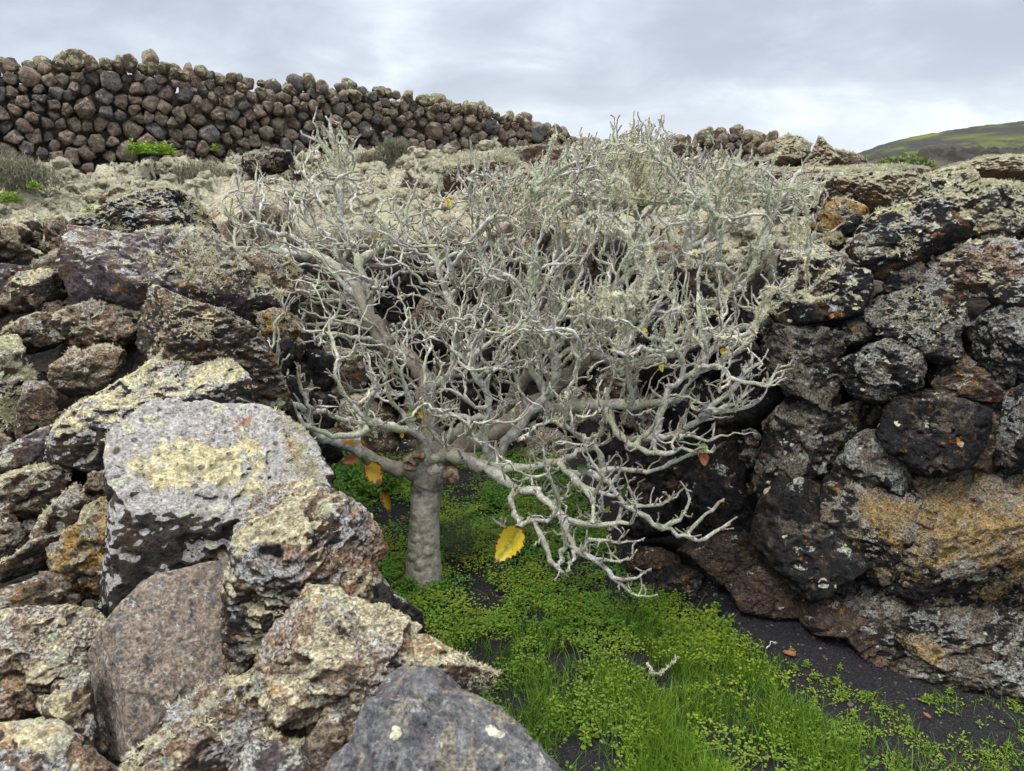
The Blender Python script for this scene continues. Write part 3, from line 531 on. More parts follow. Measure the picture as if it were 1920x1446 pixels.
def field_h(x, y):
    a = x / np.maximum(y, .5)
    zl = np.interp(y, [.3, .6, 1, 1.8, 2.7, 3.4, 4.5, 9, 14, 40, 400], [.55, .62, .72, .90, 1.10, 1.32, 1.34, 1.84, 2.0, 1.6, 0])
    d = pit_dist(x, y)
    zl = zl - .36 * np.clip(d - .15, 0, 1.2) * (1 - sstep(2.6, 3.8, y))
    zr = np.interp(y, [.3, 2, 2.5, 3, 4, 6, 8, 20, 60, 400], [.3, .95, 1.12, 1.26, 1.34, 1.38, 1.42, 1.48, 1.45, 0])
    k = sstep(.10, .34, a)
    z = zl * (1 - k) + zr * k
    far = sstep(.25, .7, d) * sstep(3.3, 4.6, y + .3 * a)
    p = np.stack([x, y, 0 * x], -1).reshape(-1, 3); sh = x.shape
    amp = np.clip(y / 7, .6, 1.6)
    n = .18 * fbm(p * .55, 3).reshape(sh) + .20 * np.abs(fbm(p * 1.5 + 9, 3).reshape(sh)) * 2 - .13
    n = n + .085 * fbm(p * 4.5 + 3, 3, ridged=True).reshape(sh) + .050 * (1 - np.abs(fbm(p * 13 + 5, 2).reshape(sh)) * 4)
    holes = -.34 * sstep(.16, .34, fbm(p * 1.3 + 31, 3).reshape(sh))
    near = .05 * fbm(p * 5 + 3, 4).reshape(sh)
    z = z + far * (n * amp + holes) + (1 - far) * near
    k2 = sstep(.10 + .18 * k, .40 + .25 * k, d)
    return np.where(d < -.03, -.15, -.15 + (z + .15) * k2), d, far
def grid_mesh(X, Y, Z):
    nr, nc = X.shape; i = np.arange(nr * nc).reshape(nr, nc)
    q = np.stack([i[:-1, :-1], i[:-1, 1:], i[1:, 1:], i[1:, :-1]], -1).reshape(-1, 4)
    return np.stack([X, Y, Z], -1).reshape(-1, 3), q
def field_mat():
    m = bpy.data.materials.new('lichen_grown_lava'); N = NT(m)
    tc = N.n('ShaderNodeTexCoord').outputs['Object']
    w = N.vec('SCALE', N.vec('SUBTRACT', N.ncol(tc, 6.0, 3), (.5, .5, .5)), scale=.12); Q = N.vec('ADD', tc, w)
    n1 = N.noise(Q, 1.4, 8, .65); n2 = N.noise(Q, 9, 6, .7); n3 = N.noise(Q, 45, 5, .7)
    li = N.mix(N.ramp(n2, .35, .65), (.47, .45, .345), (.34, .335, .26))
    li = N.mix(N.ramp(n3, .48, .7, 0, .7), li, (.24, .22, .155))
    li = N.mix(N.ramp(n1, .5, .62, 0, .75), li, (.36, .36, .27))
    rock = N.mix(N.ramp(n2, .4, .6), (.030, .027, .026), (.085, .062, .046))
    rockm = N.ramp(N.noise(N.vec('ADD', Q, (4.0, 2.0, 7.0)), 1.9, 9, .7), .53, .59)
    nz = N.n('ShaderNodeSeparateXYZ', None, Vector=N.n('ShaderNodeNewGeometry').outputs['Normal']).outputs[2]
    steep = N.ramp(N.math('ADD', nz, N.math('MULTIPLY', N.math('SUBTRACT', n2, .5), .6)), .28, .42, 1, 0)
    col = N.mix(N.math('MAXIMUM', rockm, steep), li, rock)
    bank = N.n('ShaderNodeAttribute', {'attribute_name': 'bank'}).outputs['Fac']
    bcol = N.mix(N.ramp(n2, .4, .66), (.020, .019, .019), (.070, .056, .045)); bcol = N.mix(N.ramp(n3, .60, .75), bcol, (.16, .13, .10))
    col = N.mix(bank, col, bcol)
    v = N.vor(Q, 26.0).outputs['Distance']
    h = N.math('SUBTRACT', N.math('ADD', N.math('MULTIPLY', n2, 1.0), N.math('MULTIPLY', n3, .6)), N.math('MULTIPLY', v, .8))
    b = N.n('ShaderNodeBump', None, Strength=.9, Distance=.04, Height=h)
    bs = N.n('ShaderNodeBsdfPrincipled', None, Base_Color=col, Roughness=.95, Normal=b.outputs[0]); bs.inputs['Specular IOR Level'].default_value = .1
    N.out(bs.outputs[0]); return m
ys = np.concatenate([np.arange(.3, 5.2, .03), np.geomspace(5.2, 16, 190)[1:], np.geomspace(16, 420, 46)[1:]])
us = np.linspace(-1, 1, 560)
Xg = np.outer(2.6 + .95 * ys, us); Yg = np.repeat(ys[:, None], len(us), 1)
Xg[-46:] *= np.linspace(1, 2.2, 46)[:, None]
Zg, Dg, Fg = field_h(Xg, Yg)
v, q = grid_mesh(Xg, Yg, Zg)
FIELD = link('lava_ground', mesh_np('lava_ground', v, [q], True, {'bank': (1 - Fg).ravel()}), field_mat()); FIELD['kind'] = 'structure'
# bushy lichen over the field
def scatter_field(n, seed):
    rng = np.random.default_rng(seed)
    y = 4.2 + 9 * rng.random(n * 3) ** 1.25; x = (rng.random(n * 3) * 2 - 1) * (1.2 + .78 * y)
    z, d, f = field_h(x, y)
    p = np.stack([x, y, z], -1)
    keep = (f > .6) & (fbm(p * .9 + 44, 3) > -.12) & (rng.random(n * 3) < .8)
    return p[keep][:n]
P = scatter_field(26000, 3)
e = .04
gx = (field_h(P[:, 0] + e, P[:, 1])[0] - P[:, 2]) / e; gy = (field_h(P[:, 0], P[:, 1] + e)[0] - P[:, 2]) / e
Nn = np.stack([-gx, -gy, np.ones(len(P))], -1); Nn /= np.linalg.norm(Nn, axis=1)[:, None]
ok = Nn[:, 2] > .35; P = P[ok]; Nn = Nn[ok]
rg = np.random.default_rng(8)
o = link('field_lichen', tufts_mesh('field_lichen', P - Nn * .008, Nn, rg.uniform(.026, .062, len(P)) * np.clip(P[:, 1] / 7, .75, 1.5), 7, 4, shade=np.clip(fbm(P * 1.2, 3) * .9 + .35 + rg.normal(size=len(P)) * .18, 0, 1)), M['fieldtuft']); o['kind'] = 'stuff'
# rounded cushions of the same lichen
Pc = scatter_field(8500, 17); dv, df = ico(3); n = len(Pc); rs = rg.uniform(.03, .085, n) * np.clip(Pc[:, 1] / 7, .7, 1.5)
Vc = dv[None] * (1 + .55 * perlin(np.repeat(dv[None] * 1.9, n, 0).reshape(-1, 3) + np.repeat(rg.uniform(0, 90, (n, 3)), len(dv), 0)).reshape(n, -1, 1)) * np.array([1, 1, .7]) * rs[:, None, None] + (Pc - np.array([0, 0, .35]) * rs[:, None])[:, None]
shc = np.repeat(np.clip(fbm(Pc * 1.2, 3) * .9 + .3 + rg.normal(size=n) * .15, 0, 1), len(dv))
M['cushion'] = simple_mat('lichen_cushion', (.42, .395, .29), (.21, .20, .15), 34, .95, 1.0, .03, c3=(.26, .25, .185), per_face=True, spec=.1)
o = link('field_lichen', mesh_np('field_lichen', Vc.reshape(-1, 3), [(df[None] + (np.arange(n) * len(dv))[:, None, None]).reshape(-1, 3)], True, {'shade': shc}), M['cushion']); o['kind'] = 'stuff'
kk = rg.integers(0, n, 30000); dd = rg.normal(size=(30000, 3)); dd[:, 2] = np.abs(dd[:, 2]) + .1; dd /= np.linalg.norm(dd, axis=1)[:, None]
pt = Pc[kk] + dd * rs[kk][:, None] * np.array([.97, .97, .68]) - np.array([0, 0, .35]) * rs[kk][:, None]
o = link('field_lichen', tufts_mesh('field_lichen', pt, dd, rg.uniform(.014, .032, 30000) * np.clip(pt[:, 1] / 7, .75, 1.5), 5, 14, shade=np.clip(fbm(pt * 1.2, 3) * .9 + .35 + rg.normal(size=30000) * .25, 0, 1)), M['fieldtuft']); o['kind'] = 'stuff'
# ------------------------------------------------------------------ pit floor of black cinder
def gravel_mat():
    m = bpy.data.materials.new('black_cinder'); N = NT(m)
    tc = N.n('ShaderNodeTexCoord').outputs['Object']
    v = N.vor(tc, 130.0); v2 = N.vor(tc, 310.0); n = N.noise(tc, 5, 6, .65)
    c = N.n('ShaderNodeSeparateColor', None, Color=v.outputs['Color']).outputs[0]; c2 = N.n('ShaderNodeSeparateColor', None, Color=v2.outputs['Color']).outputs[1]
    col = N.mix(c, (.009, .009, .0115), (.026, .026, .031)); col = N.mix(N.math('MULTIPLY', c2, .5), col, (.034, .034, .039))
    col = N.mix(N.ramp(n, .54, .72, 0, .4), col, (.030, .025, .024))
    col = N.mix(N.math('GREATER_THAN', c2, .994), col, (.14, .125, .115))
    h = N.math('ADD', N.math('SUBTRACT', 1.0, v.outputs['Distance']), N.math('MULTIPLY', N.math('SUBTRACT', 1.0, v2.outputs['Distance']), .5))
    b = N.n('ShaderNodeBump', None, Strength=.9, Distance=.006, Height=h)
    bs = N.n('ShaderNodeBsdfPrincipled', None, Base_Color=col, Roughness=.8, Normal=b.outputs[0]); bs.inputs['Specular IOR Level'].default_value = .12
    N.out(bs.outputs[0]); return m
def floor_h(x, y):
    p = np.stack([x, y, 0 * x], -1).reshape(-1, 3); sh = x.shape
    return .030 * fbm(p * 1.7, 3).reshape(sh) + .010 * fbm(p * 9, 3).reshape(sh) + .06 * np.clip((.75 - (x - 1.0)) * 0, 0, 1)
gx_, gy_ = np.meshgrid(np.linspace(-2.0, 3.6, 190), np.linspace(.2, 5.3, 180))
v, q = grid_mesh(gx_, gy_, floor_h(gx_, gy_))
o = link('cinder_ground', mesh_np('cinder_ground', v, [q]), gravel_mat()); o['kind'] = 'structure'
# ------------------------------------------------------------------ Voronoi packing for dry stone
def poisson(inside, xmin, xmax, ymin, ymax, rfun, rng, tries=22000):
    pts = []; rad = []
    for _ in range(tries):
        c = np.array([rng.uniform(xmin, xmax), rng.uniform(ymin, ymax)])
        if not inside(*c): continue
        r = rfun(*c) * rng.choice([.66, .85, 1.0, 1.3, 1.65], p=[.26, .26, .20, .17, .11])
        if pts:
            d = np.linalg.norm(np.array(pts) - c, axis=1)
            if (d < (np.array(rad) + r) * .5).any(): continue
        pts.append(c); rad.append(r)
    return np.array(pts), np.array(rad)
def clip_half(poly, n, d):
    out = []
    for k in range(len(poly)):
        a = poly[k]; b = poly[(k + 1) % len(poly)]; da = a @ n - d; db = b @ n - d
        if da <= 0: out.append(a)
        if da * db < 0: out.append(a + (b - a) * (da / (da - db)))
    return out
def voronoi_cells(pts, rad, lim=.78, gap=.94, rng=None):
    cells = []
    for i, c in enumerate(pts):
        ang = np.arange(10) / 10 * 2 * math.pi + (rng.random() if rng else 0)
        poly = [np.array([math.cos(t), math.sin(t)]) * rad[i] * lim * (1 + (rng.uniform(-.12, .12) if rng else 0)) for t in ang]
        d = np.linalg.norm(pts - c, axis=1)
        for j in np.where((d > 0) & (d < rad[i] * 2.4 + .01 + rad.max()))[0]:
            n = (pts[j] - c); L = np.linalg.norm(n); n = n / L
            dd = (L * L + rad[i] ** 2 * .25 - rad[j] ** 2 * .25) / (2 * L)          # power diagram
            poly = clip_half(poly, n, max(dd, .12 * L))
            if len(poly) < 3: break
        if len(poly) >= 3:
            q = [poly[0]]
            for p_ in poly[1:]:
                if np.linalg.norm(p_ - q[-1]) > .22 * rad[i]: q.append(p_)
            poly = q if len(q) >= 4 else poly
        cells.append(np.array(poly) * gap * (rng.uniform(.88, 1.07, (len(poly), 1)) if rng else 1) if len(poly) >= 3 else None)
    return cells
def stone_wall(label, name, cat, px0, px1, Y0, Y1, top, basepx, spacing, seed, part_label=None, second=True, keep=100, top_px=16, T=None, lean=0.0):
    rng = np.random.default_rng(seed)
    a = PY(px0, basepx, Y0); b = PY(px1, basepx, Y1); a[2] = b[2] = 0
    U = (b - a); LEN = np.linalg.norm(U); U /= LEN; V = np.array([0, 0, 1.0]); Wt = np.cross(U, V)
    if Wt @ (CAM - a) < 0: Wt = -Wt
    def hit(px, py):
        r = ray(px, py); t = np.dot(a - CAM, Wt) / np.dot(r, Wt); h = CAM + r * t; return (h - a) @ U, h[2], t
    tp = np.array([hit(*p)[:2] for p in top]); tu, tz = tp[:, 0], tp[:, 1]
    def base(u):
        p = a + U * u; return field_h(np.array([p[0]]), np.array([p[1]]))[0][0] - .28
    bu = np.linspace(tu.min(), tu.max(), 60); bz = np.array([base(u) for u in bu])
    ins = lambda u, z: np.interp(u, bu, bz) < z < np.interp(u, tu, tz) - .075
    root = thing(name, label, cat, PY((px0 + px1) / 2, basepx, (Y0 + Y1) / 2))
    stones = []
    for layer in ((0, 1) if second else (0,)):
        pts, rad = poisson(ins, tu.min(), tu.max(), bz.min(), tz.max(), lambda u, z: spacing * (1.15 - .35 * sstep(.0, .5, z - np.interp(u, tu, tz) + .35)), rng)
        cells = voronoi_cells(pts, rad, .92 if layer == 0 else 1.7, .95 if layer == 0 else 1.28, rng)
        for c, r, poly in zip(pts, rad, cells):
            if poly is None: continue
            dtop = np.interp(c[0], tu, tz) - c[1]
            if layer and dtop < .24: poly = poly * .80
            if dtop < .14 and r > spacing * 1.05: continue
            if layer == 0:
                ra = rng.uniform(-.55, .55); poly = poly @ np.array([[math.cos(ra), math.sin(ra)], [-math.sin(ra), math.cos(ra)]]) * rng.uniform(.86, 1.12)
            istop = np.interp(c[0], tu, tz) - c[1] < .13 + .12 * rng.random()
            t = (T or r * .62) * rng.uniform(.85, 1.2)
            w, f, s = star_rock(poly, t, U, V, Wt, 4 if layer == 0 else 3, nrand=6, seed=int(rng.integers(1e6)), p=6.5, lump=.8, rough=.8, cut=(.66, .95))
            pos = a + U * c[0] + V * c[1] - Wt * (t * .55 + .20 * layer + rng.uniform(-.05, .06))
            stones.append((layer, s * 1 / np.linalg.norm(pos - CAM), pos, w, f, 'walltop' if istop and rng.random() < .8 else ('wallgrey' if rng.random() < .26 else 'wall')))
    def vis(p):
        d = p - CAM; z = d @ np.array([0, CP, -SP]); px = 960 + F * d[0] / z; return -20 < px < 1940
    front = sorted([s for s in stones if s[0] == 0 and vis(s[2])], key=lambda s: -s[1])[:keep]
    ids = set(id(s) for s in front)
    base_loc = np.array(root.location)
    for s in front:
        o = link('stone', mesh_np('stone', s[3], [s[4]]), M[s[5]], s[2] - base_loc, root)
    rest = [s for s in stones if id(s) not in ids]
    if rest:
        VV = []; FF = []; MI = []; c = 0; names = ['wall', 'wallgrey', 'walltop']
        for s in rest:
            VV.append(s[3] + s[2] - base_loc); FF.append(s[4] + c); MI.append(np.full(len(s[4]), names.index(s[5]))); c += len(s[3])
        me = mesh_np('stones', np.concatenate(VV), [np.concatenate(FF)])
        for n in names: me.materials.append(M[n])
        me.polygons.foreach_set('material_index', np.concatenate(MI).astype(np.int32))
        o = bpy.data.objects.new('stone_mass', me); COL.objects.link(o); o.parent = root; o['kind'] = 'stuff'
    return root
_LV = 5
stone_wall('long dry stone wall of brown lava stones on the rise under the cloudy sky', 'dry_stone_wall', 'wall', -260, 1190, 7.6, 12.0,
    [(-260, 96), (-100, 100), (0, 106), (60, 108), (130, 98), (180, 110), (270, 104), (320, 120), (380, 123), (400, 132), (450, 136), (520, 147), (570, 146), (640, 157), (690, 160), (740, 164), (800, 178), (850, 186), (900, 198), (950, 206), (1000, 224), (1040, 240), (1080, 256), (1110, 266), (1150, 268), (1190, 266)],
    300, .120, 21)
stone_wall('heap of small brown stones with grey lichen between the long wall and the leaning slabs', 'stone_heap', 'stone heap', 1180, 1500, 9.2, 8.6,
    [(1180, 266), (1225, 262), (1270, 254), (1330, 249), (1385, 243), (1420, 248), (1460, 262), (1500, 280)], 330, .115, 33, second=True, keep=100)
# ------------------------------------------------------------------ back of the pit: dark boulders behind the tree
def px_stones(name, label, cat, group, poly, spacing, depth, mats, seed, level=5, dd=0.0, gap=.99, **k):
    rng = np.random.default_rng(seed); poly = np.array(poly, float)
    def ins(x, y):
        c = False; n = len(poly)
        for i in range(n):
            p, r = poly[i], poly[(i + 1) % n]
            if (p[1] > y) != (r[1] > y) and x < (r[0] - p[0]) * (y - p[1]) / (r[1] - p[1]) + p[0]: c = not c
        return c
    pts, rad = poisson(ins, *[f(poly[:, i]) for i in (0, 1) for f in (np.min, np.max)], lambda x, y: spacing, rng, 3000)
    for c, poly_ in zip(pts, voronoi_cells(pts, rad, .85, gap, rng)):
        if poly_ is None or len(poly_) < 3: continue
        rock_px(label, name, poly_ + c, depth, mats[int(rng.integers(len(mats)))], dd=dd + rng.uniform(-.05, .12), level=level, group=group, cat=cat, nrand=6, **k)
px_stones('boulder', 'black lava boulder at the back of the pit, behind the tree branches', 'boulder', 'dark boulders at the back of the pit',
          [(480, 560), (640, 520), (760, 500), (1000, 510), (1250, 500), (1260, 700), (1240, 880), (1040, 880), (820, 872), (600, 880), (540, 800)], 105, tback, ['black', 'black', 'black', 'blackdust', 'cliff', 'rubble'], 41)
# rims of the pit behind the crown
px_stones('boulder', 'tan lichen-crusted rock on the far rim of the pit, seen through the branches', 'boulder', 'rocks on the far rim of the pit',
          [(450, 470), (640, 455), (860, 460), (1080, 470), (1300, 440), (1300, 520), (1000, 540), (760, 520), (560, 560), (470, 520)], 85, lambda x, y: tback(x, y) + .15, ['pale', 'rubble', 'terrace', 'tan'], 43)
# ------------------------------------------------------------------ outcrops of the middle distance
GO = 'lava outcrops beyond the pit'
def O(label, pts, t, mat, name='outcrop', **k):
    return rock_px(label, name, pts, t, mat, group=GO, cat=k.pop('cat', 'rock outcrop'), **k)
O('lava ledge with thick lichen over small black caves, centre of the picture', A2((540,560),(700,525),(900,510),(1120,530),(1150,640),(1120,780),(900,800),(700,780),(590,660)), 6.3, 'terrace', T=.35, tufts=500, tsize=.05, tup=-.3, tscale=2, tmat=M['fieldtuft'])
O('dark brown cliff of lava under the lichen ledge', A2((870,540),(1100,500),(1320,505),(1330,570),(1280,660),(1200,780),(1100,840),(1000,800),(860,770),(850,700),(1040,660)), 6.6, 'cliff', T=.35, lump=1.6)
O('dark lava face with an overhanging rim right of the brown cliff', A2((1290,505),(1500,488),(1700,478),(1930,495),(1930,650),(1800,720),(1700,770),(1550,730),(1400,650)), 6.8, 'cliff', T=.4, lump=1.5, tufts=120, tsize=.045, tmat=M['fieldtuft'])
O('rust and black rock half sunk in the lichen field, below the long wall', crop(0,60,2.743)((1230,700),(1260,640),(1360,610),(1480,620),(1505,680),(1440,720),(1330,735)), 7.2, 'ochre', T=.3, tufts=90, tsize=.03, tup=.4, tmat=M['fieldtuft'])
O('long lava terrace with a lichen top and brown hollows beneath, right of the crown', A3((770,480),(830,430),(1000,412),(1200,405),(1345,415),(1400,470),(1350,570),(1200,600),(1000,580),(880,600),(790,610)), 5.0, 'terrace', T=.35, level=7, tufts=600, tsize=.036, tup=-.3, tscale=2.5, lump=1.5, tmat=M['fieldtuft'], facets=[((0,.8,.6),1600,340,.8)])
O('flat lichen sheet of lava in front of the leaning slabs', A3((480,400),(620,380),(800,370),(1000,375),(1250,365),(1480,385),(1500,430),(1300,440),(1000,440),(700,440),(520,430)), 6.4, 'terrace', T=.6, tufts=700, tsize=.04, tup=-.2, tscale=2.5, tmat=M['fieldtuft'], nrand=3, dd=.2)
O('leaning pale lava slab, the larger of the two with slanting top', A3((530,320),(560,285),(640,245),(705,212),(765,218),(835,275),(800,310),(720,350),(600,365)), 8.2, 'terrace', T=.25, nrand=5, facets=[((-.3,.6,.75),1455,280,.7)], tufts=120, tsize=.04, tmat=M['fieldtuft'])
O('pointed lava slab with a small horn on the skyline', A3((780,345),(835,290),(855,250),(865,212),(885,222),(905,250),(960,310),(1000,350),(960,380),(860,380)), 8.0, 'terrace', T=.2, nrand=4, facets=[((-.4,.3,.85),1530,300,.6)])
O('dark slab sloping down right of the horned slab', A3((900,300),(960,285),(1040,300),(1100,330),(1120,365),(1040,380),(960,365)), 8.3, 'brown', T=.2, tufts=60, tsize=.04, tmat=M['fieldtuft'])
O('rounded lava knoll left of the leaning pale slab', A3((430,290),(440,200),(530,185),(600,212),(570,270),(540,330),(470,340)), 8.6, 'walltop', T=.25)
O('grey-brown lava mound crusted with lichen at the right edge, behind the wall', A3((1480,400),(1600,360),(1700,335),(1800,320),(1990,310),(1990,470),(1900,470),(1700,430),(1560,420)), 8.5, 'terrace', T=.5, tufts=500, tsize=.05, tup=-.4, tscale=2, lump=1.6, tmat=M['fieldtuft'])
# ------------------------------------------------------------------ dark ridge and green hill far off
def ridge(name, px_top, Ya, Yb, n, mat, rough, zbase, foot=None):
    az = np.linspace(px_top[0][0], px_top[-1][0], n[0]); top = np.interp(az, [p[0] for p in px_top], [p[1] for p in px_top])
    s = np.linspace(0, 1, n[1]); X = np.zeros((n[1], n[0])); Y = X.copy(); Z = X.copy(); mid = Ya + (Yb - Ya) * .5
    for j, (px, py) in enumerate(zip(az, top)):
        ptop = PY(px, py, mid)
        for i, t in enumerate(s):
            yy = Ya + (Yb - Ya) * t; d = ray(px, 300); X[i, j] = d[0] / d[1] * yy; Y[i, j] = yy
            Z[i, j] = zbase + (ptop[2] - zbase) * math.sin(math.pi * t) ** .8
    p = np.stack([X, Y, Z], -1).reshape(-1, 3); w = np.sin(math.pi * np.repeat(s, n[0]))
    Z = Z + (rough[0] * fbm(p * rough[1], 5, .55, ridged=True) * w).reshape(Z.shape)
    v, q = grid_mesh(X, Y, Z); o = link(name, mesh_np(name, v, [q]), mat); o['kind'] = 'structure'; return o
ridge('lava_ridge_hill', [(1480, 330), (1600, 316), (1700, 308), (1760, 300), (1850, 297), (1920, 300), (2100, 296), (2400, 305)], 17, 27, (260, 50), simple_mat('dark_ridge_lava', (.022, .021, .021), (.055, .050, .045), .8, 1, .8, .15, c3=(.10, .09, .07), spec=.05), (.45, .9), 1.2)
def hill_mat():
    m = bpy.data.materials.new('cinder_hill'); N = NT(m); tc = N.n('ShaderNodeTexCoord').outputs['Object']
    n1 = N.noise(tc, .022, 7, .6); n2 = N.noise(tc, .2, 6, .7); n3 = N.noise(N.vec('ADD', tc, (70, 20, 5)), .016, 5, .55)
    dark = N.mix(n2, (.030, .032, .036), (.065, .065, .06))
    gr = N.mix(n2, (.065, .082, .030), (.10, .12, .035)); col = N.mix(N.ramp(N.math('ADD', n1, N.math('MULTIPLY', N.math('SUBTRACT', n2, .5), .35)), .50, .58), dark, gr)
    col = N.mix(N.ramp(n3, .58, .68, 0, .45), col, N.mix(n2, (.20, .23, .03), (.13, .15, .03)))
    b = N.n('ShaderNodeBump', None, Strength=.6, Distance=1.2, Height=n2)
    bs = N.n('ShaderNodeBsdfPrincipled', None, Base_Color=col, Roughness=1, Normal=b.outputs[0]); bs.inputs['Specular IOR Level'].default_value = .05
    N.out(bs.outputs[0]); return m
ridge('hill', [(1570, 303), (1612, 291), (1650, 276), (1700, 263), (1760, 253), (1830, 243), (1920, 233), (2050, 222), (2250, 224), (2500, 260)], 160, 460, (200, 60), hill_mat(), (1.2, .06), -8)
# ------------------------------------------------------------------ the bare tree
TRNG = np.random.default_rng(77)
C1 = crop(400, 220, 3.2); C2 = crop(950, 220, 3.2); C3 = crop(450, 600, 3.491); C4 = crop(900, 600, 3.491); C5 = crop(650, 800, 3.2); C6 = crop(600, 830, 4.82)
def yy(pts, *Y):
    Y = np.interp(np.linspace(0, 1, len(pts)), np.linspace(0, 1, len(Y)), Y); return [(p[0], p[1], y) for p, y in zip(pts, Y)]
HEAD = [(796, 905, 2.96), (806, 880, 2.97), (816, 862, 2.98)]
